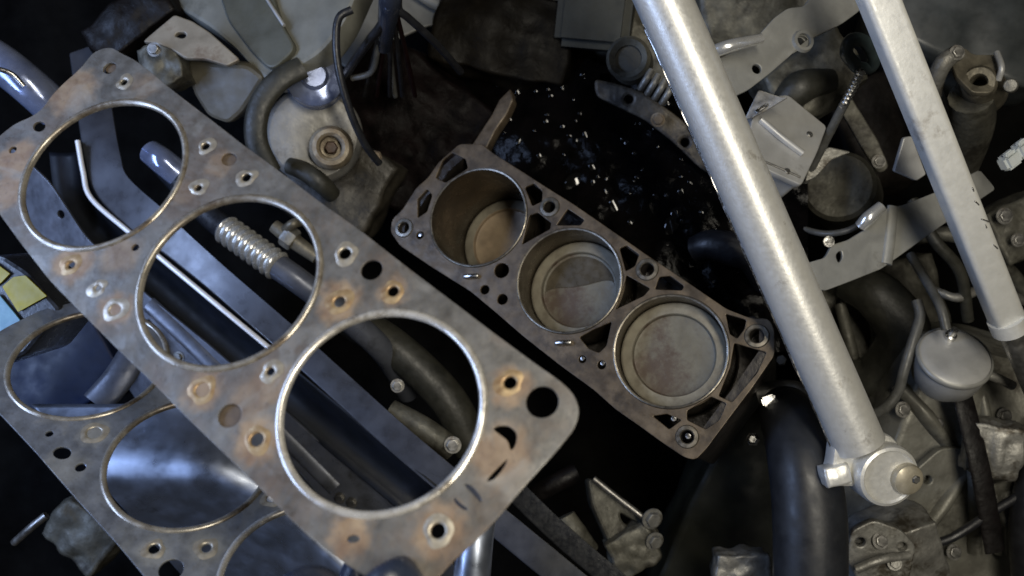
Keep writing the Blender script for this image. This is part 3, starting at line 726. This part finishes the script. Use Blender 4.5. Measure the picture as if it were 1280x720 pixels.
# ------------------------------------------------------------------ right bottom: pod, pipes, hose, castings
t = thing('vacuum_pod', 'round grey vacuum pod with thin pipe, right of the brace tube', 'vacuum pod', W(1190, 470, .80))
Mv = M_along(W(1190, 452, .77), W(1190, 452, .77) + Vector((-.06, .62, .78)))
lathe('dome', [(0, .0095), (.020, .0092), (.027, .0084), (.0295, .007), (.0300, .004), (.0300, -.006), (.0285, -.020), (.020, -.034), (0, -.036)], Mv, LIGHTG, t, 48)
lathe('crimp_rim', [(.0294, .0085), (.0312, .0075), (.0316, .005), (.0308, .003), (.0294, .002)], Mv, GREYST, t, 48, 60)
axv = Mv.to_3x3().col[2].normalized(); upv = (Vector((0, 1, 0)) - axv * axv.y).normalized()
lathe('nipple', [(0, .013), (.0025, .013), (.0035, .011), (.0035, .005), (.005, .004), (.005, -.001), (0, -.001)], M_along(Mv.translation + axv * .0093 + upv * .019, Mv.translation + axv * .05 + upv * .019), BRIGHT, t, 16)
sweep('pipe', [W(1183, 412, .745), W(1176, 385, .75), W(1162, 358, .77), W(1148, 335, .79), W(1138, 318, .80)], .0040, CABLEG, t)
sweep('pushrod', [W(1214, 462, .78), W(1240, 470, .775), W(1266, 482, .78)], .0042, CAST, t)
t = tag(sweep('fuel_pipe', [W(1146, 376, .79), W(1150, 396, .785), W(1140, 430, .78), W(1130, 462, .78), W(1122, 490, .785), W(1106, 510, .79), W(1088, 518, .80), W(1060, 520, .81)], .0046, CABLEG), 'bent grey fuel pipe curving under the thick brace tube', 'pipe')
t = thing('radiator_hose', 'thick black rubber radiator hose below the brace tube', 'hose', W(1000, 720, .72))
sweep('hose', [W(978, 505, .78), W(990, 530, .74), W(1004, 580, .71), W(1012, 650, .70), W(1012, 740, .70), W(1006, 810, .71)], [.020, .025, .0275, .0285, .0285, .0285], HOSEM, t, seg=32)
lathe('hose_clamp', [(.0215, -.005), (.0225, -.004), (.0225, .004), (.0215, .005)], M_along(W(985, 518, .755), W(990, 530, .74)), DULL, t, 32)
box('clamp_screw', (.012, .008, .008), MT(960, 500, .745, 0, 0, 20), BRIGHT, t, bev=.0015)
sweep('stub_pipe', [W(950, 495, .78), W(985, 490, .77), W(1012, 500, .775)], .011, DULL, t)
t = tag(lathe('bleed_screw', [(0, .006), (.003, .006), (.0045, .004), (.0045, -.002), (.006, -.003), (.006, -.012), (0, -.012)], M_along(W(941, 549, .765), W(941, 549, .7)), BRIGHT, None, 6), 'small bright screw beside the block corner and black hose', 'screw')
t = thing('transmission_case', 'olive grey ribbed transmission case at the lower right', 'casting', W(1180, 600, .90))
CASEM = mat('olive_grey_cast', (.20, .195, .165), (.12, .115, .095), rough=.5, metal=.3, scale=30, bump=.0006, bscale=160, c3=(.05, .045, .035), t3=.62)
casting('case', (.24, .30, .16), MT(1190, 600, .92, 6, 4, -15), CASEM, t, amp=.010, fr=16, seed=2, sub=5)
for a_, b_ in (((1120, 480), (1186, 560)), ((1200, 500), (1218, 690)), ((1215, 570), (1130, 690)), ((1222, 480), (1248, 690))):
    sweep('rib', [W(*a_, .84), W((a_[0] + b_[0]) / 2 + 4, (a_[1] + b_[1]) / 2, .832), W(*b_, .84)], [.006, .0075, .006], CASEM, t, flat=1.6)
for px, py in ((1128, 512), (1150, 640), (1192, 690), (1170, 530), (1255, 520)):
    hexbolt('bolt', px, py, .828, .0055, DULL, t, (.1, .1, 1))
plate('joint_flange', plane_at(1170, 600, .825, 6, 4), [(1142, 590), (1176, 560), (1206, 560), (1214, 600), (1206, 660), (1160, 690), (1136, 668), (1132, 620)], [(1160, 600, .004), (1150, 660, .004)], .008, .0015, CASEM, t, rnd=.008)
t = tag(sweep('flat_strap', [W(1196, 470, .80), W(1212, 530, .79), W(1228, 600, .785), W(1244, 690, .79)], .0092, SOOT, flat=.25), 'flat dark rubber strap running down the transmission case', 'strap')
t = thing('starter_nose', 'bare aluminium starter nose casting below the brace eye', 'casting', W(1112, 690, .80))
casting('body', (.085, .075, .05), MT(1112, 696, .79, 15, 0, 20), CAST, t, amp=.007, fr=36, seed=5, sub=5)
plate('flange', plane_at(1100, 690, .755, 10, -6), [(1064, 664), (1092, 650), (1126, 662), (1146, 684), (1136, 730), (1080, 740), (1058, 700)], [(1076, 678, .004), (1128, 684, .004)], .008, .0016, CAST, t, rnd=.006)
hexbolt('bolt', 1100, 676, .752, .0052, DULL, t, (.1, .2, 1)); hexbolt('bolt', 1118, 704, .752, .0045, CAST, t, (-.1, .2, 1))
sweep('rib', [W(1070, 712, .752), W(1100, 700, .748), W(1136, 694, .752)], .0036, CAST, t)
t = tag(casting('mount_casting', (.045, .05, .03), MT(1240, 560, .80, 10, -15, -10), CAST, None, amp=.006, fr=60, seed=8), 'small pale cast lug right of the rubber strap', 'casting')
t = tag(casting('speed_sensor', (.05, .05, .04), MT(1265, 620, .83, 0, 0, 20), CASTDK, None, amp=.006, fr=60, seed=14), 'dirty cast sensor body near the right edge', 'sensor')
t = tag(sweep('coolant_hose', [W(1320, 540, .80), W(1296, 600, .79), W(1286, 660, .79), W(1290, 740, .80)], .016, RUBBER, seg=24), 'black coolant hose hanging along the right edge, lower corner', 'hose')
t = tag(sweep('heater_hose', [W(1060, 350, .90), W(1100, 372, .88), W(1130, 420, .88), W(1096, 470, .90), W(1050, 470, .92)], [.02, .024, .026, .024, .02], RUBBERO, seg=24), 'dull olive heater hose curling behind the thick brace tube', 'hose')
t = tag(sweep('drain_cable', [W(1090, 735, .80), W(1140, 690, .80), W(1190, 672, .79), W(1240, 640, .79), W(1290, 610, .79)], .0040, RUBBER), 'thin dark cable across the bottom of the transmission case', 'cable')
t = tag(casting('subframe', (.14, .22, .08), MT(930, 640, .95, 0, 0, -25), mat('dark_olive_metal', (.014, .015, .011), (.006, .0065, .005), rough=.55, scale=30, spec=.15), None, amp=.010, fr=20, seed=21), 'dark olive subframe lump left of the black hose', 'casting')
t = tag(casting('pan_flange', (.05, .035, .03), MT(925, 712, .80), CAST, None, amp=.005, fr=60, seed=31), 'small pale lug at the bottom edge left of the hose', 'casting')

# bracket below the block
t = thing('engine_mount', 'greasy engine mount bracket with bolts below the block', 'bracket', W(765, 650, .88))
pl = plane_at(770, 640, .85, -10, 10)
plate('arm', pl, [(735, 598), (748, 600), (812, 652), (826, 662), (822, 684), (806, 696), (780, 694), (764, 684), (752, 658), (740, 630)], [[(775, 640), (800, 655), (796, 664), (778, 652)]], .018, .003, CASTDK, t, rnd=.006)
sweep('edge_rail', [W(742, 598, .84), W(772, 622, .838), W(806, 648, .835)], .0030, DULL, t)
sweep('finger', [W(706, 645, .85), W(718, 668, .85), W(736, 690, .86)], [.010, .013, .011], CASTDK, t, flat=.6)
hexbolt('bolt', 815, 648, .832, .0075, CAST, t, (.3, -.2, 1))
hexbolt('bolt', 818, 676, .834, .0065, CAST, t, (.3, -.2, 1))
casting('foot', (.045, .04, .03), MT(790, 685, .85, 0, 0, 30), CASTDK, t, amp=.006, fr=60, seed=4)
t = tag(sweep('crossmember', [W(665, 622, .92), W(690, 606, .91), W(722, 590, .91)], .010, SOOT), 'sooty short cross tube left of the engine mount', 'tube')

# ------------------------------------------------------------------ top left: air box, alternator, harness
t = thing('air_box', 'olive grey plastic air box with raised panel, top left', 'air box', W(320, 60, .86))
pl = plane_at(330, 50, .80, -12, -14)
plate('lid', pl, [(205, -60), (470, -60), (430, 30), (402, 66), (372, 84), (336, 104), (318, 88), (296, 62), (262, 34), (222, 10)], [], .030, .004, mat('pale_olive_grey', (.19, .19, .165), (.13, .13, .11), rough=.42, scale=22, c3=(.09, .09, .075), t3=.6), t, rnd=.012)
pl3 = Plane(pl.o + pl.n * .004, pl.n, pl.ex)
plate('raised_panel', pl3, [(262, -50), (330, -50), (352, 28), (372, 62), (340, 90), (316, 66), (286, 26)], [], .008, .002, OLIVE, t, rnd=.010, z=.002)
sweep('panel_highlight', [pl3.hit(330, -8) + pl.n * .003, pl3.hit(344, 14) + pl.n * .003, pl3.hit(357, 34) + pl.n * .003], .0016, LIGHTG, t)  # pale strip painting in the highlight along the raised panel's edge
plate('skirt', plane_at(290, 115, .80, 20, -10), [(232, 74), (279, 80), (309, 80), (331, 97), (318, 118), (302, 142), (285, 156), (259, 146), (240, 116)], [], .03, .004, mat('olive_brown', (.10, .092, .070), (.07, .064, .048), rough=.5, scale=30, c3=(.05, .042, .03), t3=.6), t, rnd=.006)
t = thing('slotted_bracket', 'tan grey bracket plate with a small slot, above the rusty gasket', 'bracket', W(245, 50, .80))
plate('plate', plane_at(245, 50, .775, -8, 6), [(178, 52), (188, 43), (218, 18), (240, 26), (262, 40), (300, 74), (284, 82), (255, 73), (232, 73), (212, 60), (196, 54)], [[(218, 45), (222, 40), (231, 40), (233, 45), (228, 48)]], .006, .0012, TAN, t, rnd=.003)
casting('knuckle', (.035, .04, .03), MT(208, 84, .79, 0, 0, 20), CASTDK, t, amp=.005, fr=60, seed=2)
hexbolt('bolt', 193, 62, .765, .0046, DULL, t)
t = tag(casting('throttle_arm', (.09, .04, .04), MT(170, 32, .84, 0, 0, 38), SOOT, None, amp=.006, fr=40, seed=17), 'dark sooty arm left of the tan slotted bracket', 'arm')
hexbolt('clip', 158, 30, .80, .004, DULL, None) if False else None

t = thing('alternator', 'grey alternator with rusty hub and black belt, upper left', 'alternator', W(395, 170, .88))
Ma = M_along(W(392, 168, .83), W(384, 150, .70))
ALTM = mat('alternator_alloy', (.27, .265, .25), (.19, .185, .17), rough=.5, metal=.3, scale=40, bump=.0004, bscale=200, c3=(.10, .09, .075), t3=.6)
lathe('case', [(0, .002), (.020, .002), (.030, .0015), (.040, .000), (.044, -.004), (.046, -.012), (.046, -.05), (.040, -.06), (0, -.06)], Ma, ALTM, t, 48)
Mh2 = M_along(W(414, 185, .822), W(408, 172, .70))
hub = lathe('hub', [(.0095, .006), (.0105, .014), (.0130, .0165), (.0165, .0155), (.0190, .011), (.0205, .002), (.0205, -.004), (0, -.004)], Mh2, mat('pale_rust', (.33, .28, .20), (.19, .145, .095), rough=.5, metal=.3, scale=90, bump=.0006, bscale=200), t, 28)
lathe('shaft_nut', [(0, .008), (.005, .008), (.0065, .006), (.0065, -.003), (0, -.003)], Mh2, mat('dark_rust', (.09, .05, .03), (.04, .024, .015), rough=.6, scale=90, bump=.001, bscale=150), hub, 6)
sweep('belt', [W(378, 84, .79), W(352, 98, .785), W(330, 122, .785), (W(320, 152, .785)), W(322, 182, .79), W(338, 215, .80)], .0105, RUBBERO, t, flat=.55)
t = thing('idler_pulley', 'shiny blue-tinted idler pulley above the alternator', 'pulley', W(396, 95, .82))
Mi = M_along(W(394, 100, .815), W(384, 50, .70))
lathe('wheel', [(0, .016), (.010, .016), (.013, .013), (.022, .012), (.026, .009), (.027, .004), (.0245, -.002), (.0245, -.012), (.027, -.018), (0, -.018)], Mi, CHROMEB, t, 40)
t = tag(casting('front_cover', (.10, .10, .06), MT(425, 235, .90, 0, 0, -30), mat('brown_grime', (.045, .039, .028), (.016, .014, .011), rough=.5, metal=.1, scale=40, bump=.001, bscale=130), None, amp=.010, fr=30, seed=13), 'grimy brown engine front cover below the alternator', 'engine cover')
t = tag(sweep('bypass_hose', [W(362, 207, .83), W(380, 214, .825), W(400, 228, .825), W(416, 244, .84)], [.008, .009, .009, .008], RUBBERO, seg=20), 'short stubby hose under the alternator hub', 'hose')
t = tag(lathe('sensor_nut', [(0, .006), (.004, .006), (.0058, .004), (.0058, -.01), (0, -.01)], M_along(W(470, 196, .80), W(466, 190, .7)), RUSTY, None, 6), 'small pale brown nut at the end of the long black cable', 'nut')

def cable(pts, r, m, label, name='cable'):
    o = sweep(name, [W(*p) for p in pts], r, m, None, seg=12); tag(o, label, 'cable', 'loose cables over the engine'); return o
cable([(440, 12, .74), (424, 22, .74), (420, 50, .74), (424, 90, .745), (438, 140, .76), (456, 180, .78), (474, 204, .80)], .0034, RUBBER, 'long black cable hanging in a curve beside the alternator')
cable([(500, -20, .72), (498, 10, .73), (510, 22, .74), (530, 40, .76), (552, 62, .79), (576, 90, .83)], .0034, RUBBER, 'black cable slanting right from the top harness')
cable([(486, -20, .73), (480, 24, .74), (462, 50, .76), (446, 72, .78), (430, 96, .82)], .0040, WIRE, 'black cable slanting left from the top harness')
cable([(488, -20, .74), (480, 30, .76), (472, 62, .78), (464, 90, .81), (440, 98, .82)], .0028, CABLEG, 'thin grey cable in the middle of the top harness')
cable([(492, -20, .75), (486, 40, .77), (490, 84, .82), (494, 120, .86)], .0026, CABLEG, 'thin grey cable hanging straight from the top harness')
t = thing('wiring_harness', 'thick black wiring harness dropping in from the top edge', 'wiring harness', W(490, 60, .80))
sweep('sleeve', [W(488, -40, .72), W(488, -5, .72), W(485, 22, .74), W(480, 60, .78)], [.010, .010, .0085, .006], NAVY, t, seg=20)
for k in range(5):
    sweep('wire', [W(482 + k * 3, 10, .735), W(470 + k * 9, 60, .78), W(455 + k * 16, 120, .85)], .0022, (WIRE, WIRER, WIRE, WIRE, WIRER)[k], t, seg=8)
t = tag(casting('intake_plenum', (.15, .09, .10), MT(630, 55, .95, 0, 0, -12), mat('black_brown_cast', (.009, .0075, .0055), (.003, .0025, .002), rough=.5, scale=35, bump=.001, bscale=120, spec=.08), None, amp=.012, fr=22, seed=19, sub=5), 'black brown intake casting at the top, behind the cylinders', 'casting')
t = tag(casting('rear_sludge', (.16, .15, .06), MT(500, 165, .93, 0, 0, -35), mat('sooty_red_black', (.007, .0045, .0045), (.002, .0015, .0015), rough=.5, scale=35, bump=.0014, bscale=110, spec=.06), None, amp=.012, fr=28, seed=23, sub=5), 'black sooty lump left of the cylinders under the harness', 'casting')
t = thing('firewall', 'pale grey firewall panel along the top edge behind the harness', 'panel', W(600, 0, 1.02))
plate('panel', plane_at(600, 0, 1.0, -20, 0), [(400, -120), (900, -120), (800, 40), (700, 78), (660, 62), (610, 30), (540, 28), (470, 60), (430, 90), (405, 40)], [], .004, .001, GREYST, t, rnd=.02)
sweep('pressed_bead', [W(510, -20, .985), W(560, 10, .985), W(640, 20, .985), W(700, 50, .985)], .008, GREYST, t, flat=.5)
for px, py in ((553, 20), (676, 40)): hexbolt('bolt', px, py, .975, .0055, CAST, t)
t = thing('valve_cover', 'grey finned cover edge along the top, left of the thick brace tube', 'engine cover', W(760, 60, .95))
casting('cover', (.22, .07, .08), MT(770, 40, .95, 0, 0, -32), CASTDK, t, amp=.008, fr=20, seed=27, sub=5)
box('filler_box', (.075, .07, .05), MT(745, 18, .90, 12, -10, -8), mat('dark_green_grey', (.03, .033, .029), (.018, .02, .017), rough=.5, scale=30, spec=.3), t, bev=.008)
t = thing('manifold_rail', 'dirty tan manifold rail along the upper rim of the oily valley', 'rail', W(820, 160, .88))
plate('rail', plane_at(820, 155, .835, 8, -12), [(742, 98), (770, 104), (806, 116), (848, 146), (905, 200), (900, 226), (872, 208), (846, 182), (806, 150), (768, 132), (744, 120)], [(786, 124, .004), (856, 178, .004)], .012, .003, mat('tan_grime', (.12, .10, .072), (.045, .037, .027), rough=.55, metal=.15, scale=55, bump=.001, bscale=140, c3=(.02, .016, .012), t3=.55), t, rnd=.006)
hexbolt('bolt', 822, 150, .826, .005, RUSTY, t)
t = thing('hose_fitting', 'ribbed hose fitting tucked beside the thick brace tube at the top', 'hose fitting', W(785, 70, .80))
Mh = M_along(W(786, 74, .80), W(770, 52, .70))
lathe('socket', [(.012, .004), (.017, .008), (.020, .004), (.020, -.03), (0, -.03)], Mh, CASTDK, t, 32)
lathe('plug', [(0, .001), (.0125, .001), (.0125, -.02), (0, -.02)], Mh, RUBBERO, t, 28)
for k in range(4):
    a = W(800 + k * 9, 112 + k * 6, .80); b = W(814 + k * 9, 88 + k * 6, .795)
    sweep('corrugation', [a, a.lerp(b, .5) + Vector((0, 0, .004)), b], .0032, CAST, t, seg=10)
t = tag(sweep('curved_hose', [W(868, 312, .80), W(890, 306, .79), W(918, 312, .785), W(942, 322, .79), W(960, 350, .81)], [.012, .014, .015, .015, .015], RUBBER, seg=24), 'short black hose between the block and the thick brace tube', 'hose')
t = tag(lathe('drain_plug', [(0, .004), (.004, .004), (.005, .002), (.005, -.01), (0, -.01)], M_along(W(976, 450, .76), W(976, 440, .6)), DULL, None, 6), 'small grey plug right of the block edge', 'plug')

# ------------------------------------------------------------------ lower left: fender rail, panels, pipes
t = thing('fender_rail', 'dark blue painted fender rail with a painted highlight line on its lip, seen through the gasket', 'body panel', W(420, 480, .80))
def rail(name, path, half, drop, m, parent, lip=.0022, taper=1.0):
    """folded sheet: flat top flange, rounded lip on the lower-left side, drop wall"""
    P = spline([W(*p) for p in path], 8); vs = []; fs = []
    K = len(P); prof = []
    prof.append((half, -.002)); prof.append((half, 0)); prof.append((-half + lip, 0))
    for i in range(1, 7):
        a = math.pi / 2 * i / 6; prof.append((-half + lip - lip * math.sin(a), -lip + lip * math.cos(a)))
    prof.append((-half, -drop)); prof.append((-half + .0012, -drop)); prof.append((-half + .0012, -lip - .002)); prof.append((-half + lip, -.0014)); 
    for i in range(K):
        T = (P[min(i + 1, K - 1)] - P[max(i - 1, 0)]).normalized()
        s = Vector((0, 0, 1)).cross(T).normalized()
        if s.x < 0: s = -s
        u = T.cross(s); u = u if u.z > 0 else -u
        tp = 1 + (taper - 1) * min(1, max(0, (i / (K - 1) - .45) / .15))
        for a, b in prof: vs.append(P[i] + s * a * tp + u * b)
    n = len(prof)
    for i in range(K - 1):
        for k in range(n):
            fs.append((i * n + k, i * n + (k + 1) % n, (i + 1) * n + (k + 1) % n, (i + 1) * n + k))
    fs.append(tuple(range(n))); fs.append(tuple((K - 1) * n + k for k in range(n)))
    org = sum(vs, Vector()) / len(vs)
    me = bpy.data.meshes.new(name); me.from_pydata([(v - org)[:] for v in vs], [], fs)
    bm = bmesh.new(); bm.from_mesh(me); bmesh.ops.recalc_face_normals(bm, faces=bm.faces); bm.to_mesh(me); bm.free()
    return link(name, me, Matrix.Translation(org), m, parent, True, 35)
rail('rail', [(106, 60, .89), (116, 130, .86), (127, 196, .842), (140, 234, .832), (184, 276, .815), (226, 310, .806), (366, 431, .78), (505, 556, .757), (645, 672, .74), (800, 800, .72)], .0175, .05, RAILM, t, lip=.003, taper=.72)
sweep('lip_highlight', [W(97, 176, .838), W(104, 215, .834), W(114, 248, .828), W(160, 289, .816), W(200, 322, .808), W(270, 380, .794), W(345, 442, .780)], .0024, LIPM, t, seg=10)  # white strip added along the lip in place of a reflected highlight
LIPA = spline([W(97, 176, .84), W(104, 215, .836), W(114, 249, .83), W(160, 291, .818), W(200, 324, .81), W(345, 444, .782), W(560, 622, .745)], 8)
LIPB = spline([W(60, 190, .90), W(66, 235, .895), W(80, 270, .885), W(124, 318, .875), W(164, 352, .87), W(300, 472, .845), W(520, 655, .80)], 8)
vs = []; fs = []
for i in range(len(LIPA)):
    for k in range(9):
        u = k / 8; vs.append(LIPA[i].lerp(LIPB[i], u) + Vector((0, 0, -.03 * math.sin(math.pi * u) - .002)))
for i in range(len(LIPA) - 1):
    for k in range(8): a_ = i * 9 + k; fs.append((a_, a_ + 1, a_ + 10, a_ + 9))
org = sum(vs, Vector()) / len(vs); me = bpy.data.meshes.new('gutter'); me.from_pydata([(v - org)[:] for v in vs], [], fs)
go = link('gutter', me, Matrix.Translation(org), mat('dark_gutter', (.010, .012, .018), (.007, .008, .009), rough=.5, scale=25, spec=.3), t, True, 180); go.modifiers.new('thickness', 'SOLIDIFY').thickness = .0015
rail('rear_flange', [(640, 610, .80), (700, 668, .79), (790, 745, .78)], .010, .03, PLASTIC, t, lip=.0015)
hexbolt('bolt', 152, 245, .838, .0050, DULL, t)
t = thing('inner_fender', 'slate blue inner fender panel with bolts beside the rail', 'body panel', W(300, 520, .85))
pl = plane_at(320, 520, .84, 12, -16)
plate('panel', pl, [(10, 180), (62, 228), (106, 296), (180, 366), (262, 432), (340, 500), (430, 580), (500, 640), (620, 760), (420, 860), (330, 720), (210, 560), (130, 440), (50, 320)], [(76, 268, .004), (402, 632, .004)], .003, .0006, SLATE, t, rnd=.012)
sweep('pressed_bead', [pl.hit(186, 380) , pl.hit(240, 430), pl.hit(330, 520), pl.hit(420, 610)], .008, SLATE, t, flat=.45)
sweep('panel_edge', [pl.hit(183, 400) + pl.n * .003, pl.hit(200, 425) + pl.n * .003, pl.hit(214, 450) + pl.n * .003], .0026, BRIGHT, t)
for px, py in ((425, 622), (440, 628), (224, 446)):
    hexbolt('bolt', px, py, 1, .0042, DULL, t)
    o = [c for c in t.children if c.name.startswith('bolt')][-1]
    o.matrix_basis = MW[t].inverted() @ Matrix.Translation(pl.hit(px, py)) @ pl.M.to_3x3().to_4x4() @ Matrix.Translation((0, 0, .002))
t = thing('fender', 'glossy silver-blue fender with rounded crease behind the grey gasket', 'fender', W(230, 640, .80))
def fend(px, py):
    # crease line runs from left to lower right; surface falls away on both sides
    yc = 598 + 26 * max(0, (px - 230) / 90) ** 2 if px < 360 else 598 + 26 * (130 / 90) ** 2 + (px - 360) * .9
    q = (py - yc) / 70.0
    h = .055 * math.exp(-q * q * .7) - .015 * max(0, q) + .004 * noise.noise(Vector((px * .01, py * .01, 0)))
    return W(px, py, .80 - h)
grid_surface('skin', 0, 1, 505, 860, 70, 70, lambda u, py: fend((py - 518) * .88 + 50 + u * 260, py), BLUEP, t)
t.children[0].modifiers.new('thickness', 'SOLIDIFY').thickness = .002
t = thing('washer_bottle', 'dark navy plastic bottle seen through the left bore of the grey gasket', 'bottle', W(90, 460, .90))
casting('body', (.11, .10, .10), MT(100, 452, .90, 0, 0, 30), mat('matt_navy', (.012, .020, .050), (.007, .012, .030), rough=.45, scale=30, spec=.25), t, amp=.004, fr=14, seed=3, sub=5)
sweep('strap', [W(120, 505, .81), W(150, 470, .82), W(180, 420, .84)], .014, SLATE, t, flat=.3)
t = thing('chrome_pipe', 'blue-tinted chrome pipe at the far left edge', 'pipe', W(30, 95, .76))
sweep('pipe', [W(-40, 55, .76), W(0, 78, .76), W(40, 110, .765), W(72, 140, .78)], .0165, CHROMEB, t, seg=28)
sweep('clip_wire', [W(-10, 84, .735), W(14, 92, .74), W(30, 108, .745)], .0022, BRIGHT, t)
t = thing('bellows_pipe', 'silver corrugated pipe seen through the middle bore of the gasket', 'pipe', W(330, 320, .84))
a, b = W(284, 288, .82), W(346, 332, .80)
for i in range(9):
    q = a.lerp(b, i / 8)
    lathe('corrugation', [(.006, -.0036), (.0120, -.0030), (.0142, 0), (.0120, .0030), (.006, .0036)], M_along(q, b + (b - a)), CHROME, t, 28, 60)
sweep('pipe', [b, W(380, 356, .80), W(430, 394, .81), W(480, 440, .84), W(510, 490, .90)], .0118, SLATE, t, seg=24)
sweep('inlet', [W(190, 190, .86), W(230, 235, .84), W(262, 270, .83), a], .0115, PLASTIC, t, seg=24)
t = tag(sweep('chrome_stub', [W(188, 190, .80), W(204, 202, .795), W(224, 218, .80)], [.011, .012, .012], CHROMEB, seg=24), 'blue chrome pipe stub inside the upper left bore', 'pipe')
t = thing('fuel_fitting', 'small tan pipe fitting inside the middle bore of the rusty gasket', 'pipe fitting', W(365, 300, .82))
sweep('body', [W(342, 282, .80), W(366, 300, .80), W(396, 322, .80)], [.006, .0075, .006], BRASS, t)
sweep('branch', [W(356, 288, .798), W(366, 280, .79), W(378, 276, .80)], .0045, BRASS, t)
lathe('nut', [(0, .006), (.0095, .006), (.0105, .004), (.0105, -.004), (.0095, -.006), (0, -.006)], M_along(W(362, 297, .80), W(396, 322, .80)), CAST, t, 6)
t = tag(sweep('black_hose', [W(440, 400, .86), W(500, 440, .85), W(560, 500, .85), W(590, 560, .86)], .018, RUBBERO, seg=24), 'dark hose crossing the nearest bore of the rusty gasket', 'hose')
t = thing('bracket_pipe', 'grey pipe end with bolts inside the nearest bore', 'pipe', W(530, 540, .80))
sweep('pipe', [W(488, 514, .78), W(530, 536, .775), W(566, 562, .78)], .0105, CASTDK, t, seg=20)
hexbolt('bolt', 566, 556, .765, .0055, DULL, t); hexbolt('bolt', 497, 482, .775, .0045, DULL, t)
t = thing('label_box', 'box with yellow and pale teal stickers at the left edge', 'box', W(20, 380, .66))
pl = plane_at(25, 375, .60, 5, -8)
plate('box', pl, [(-80, 330), (0, 318), (34, 340), (76, 388), (30, 445), (-80, 480)], [], .05, .003, PLASTIC, t, rnd=.005, z=-.001)
for L_ in ([(-40, 344), (-8, 326), (14, 342), (2, 354), (-24, 372)], [(4, 358), (18, 346), (33, 344), (60, 370), (24, 390)]):
    plate('yellow_sticker', pl, L_, [], .001, .0002, YELLOW, t, z=.0012, rnd=.001)
plate('teal_sticker', pl, [(-50, 380), (0, 368), (20, 392), (28, 402), (10, 425), (-50, 440)], [], .001, .0002, TEAL, t, z=.0012, rnd=.001)
t = tag(sweep('hood_prop', [W(18, 678, .80), W(38, 660, .79), W(58, 644, .79)], .0035, DULL), 'short dull metal rod in the dark lower left corner', 'rod')
t = tag(casting('lower_bracket', (.07, .05, .04), MT(110, 665, .88, 0, 0, -40), CASTDK, None, amp=.008, fr=40, seed=37), 'dim brown bracket below the grey gasket, lower left', 'bracket')
t = tag(sweep('light_blue_post', [W(602, 640, .70), W(594, 680, .69), W(588, 740, .69)], [.012, .014, .015], BLUEP, seg=24), 'pale blue post at the bottom under the gasket corner', 'post')

# ------------------------------------------------------------------ gloved hand holding the gaskets
def skin(name, chains, m, parent, sub=2):
    """one continuous skin-modifier body; chains of (point, radius), the first point of a later chain is an index"""
    me = bpy.data.meshes.new(name); vs = []; es = []; rs = []
    for ch in chains:
        prev = None
        for it in ch:
            if isinstance(it, int): prev = it; continue
            vs.append(it[0]); rs.append(it[1])
            if prev is not None: es.append((prev, len(vs) - 1))
            prev = len(vs) - 1
    org = Vector(vs[0])
    me.from_pydata([(Vector(v) - org)[:] for v in vs], es, [])
    o = link(name, me, Matrix.Translation(org), m, parent, False)
    md = o.modifiers.new('skin', 'SKIN'); md.use_smooth_shade = True
    for i, sv in enumerate(me.skin_vertices[0].data):
        sv.radius = (rs[i], rs[i]); sv.use_root = (i == 0)
    s = o.modifiers.new('subsurf', 'SUBSURF'); s.levels = s.render_levels = sub
    return o
t = thing('person', 'gloved hand in dark navy rubber pinching the gasket at the bottom edge', 'person', W(440, 900, .42))
chains = [[(W(430, 1020, .44), .034), (W(425, 900, .41), .036), (W(430, 830, .395), .030)],
          [1, (W(540, 850, .375), .018), (W(510, 780, .360), .0148), (W(486, 726, .356), .0142), (W(474, 704, .359), .0118)],
          [2, (W(380, 800, .375), .0165), (W(388, 755, .356), .0165), (W(398, 716, .354), .0145)],
          [2, (W(430, 780, .44), .0125), (W(446, 730, .455), .0105), (W(450, 690, .46), .0085)],
          [2, (W(480, 790, .45), .012), (W(500, 740, .47), .0105), (W(506, 700, .475), .0085)],
          [1, (W(340, 880, .43), .013), (W(334, 830, .45), .011), (W(340, 790, .46), .009)]]
skin('gloved_hand', chains, GLOVE, t)
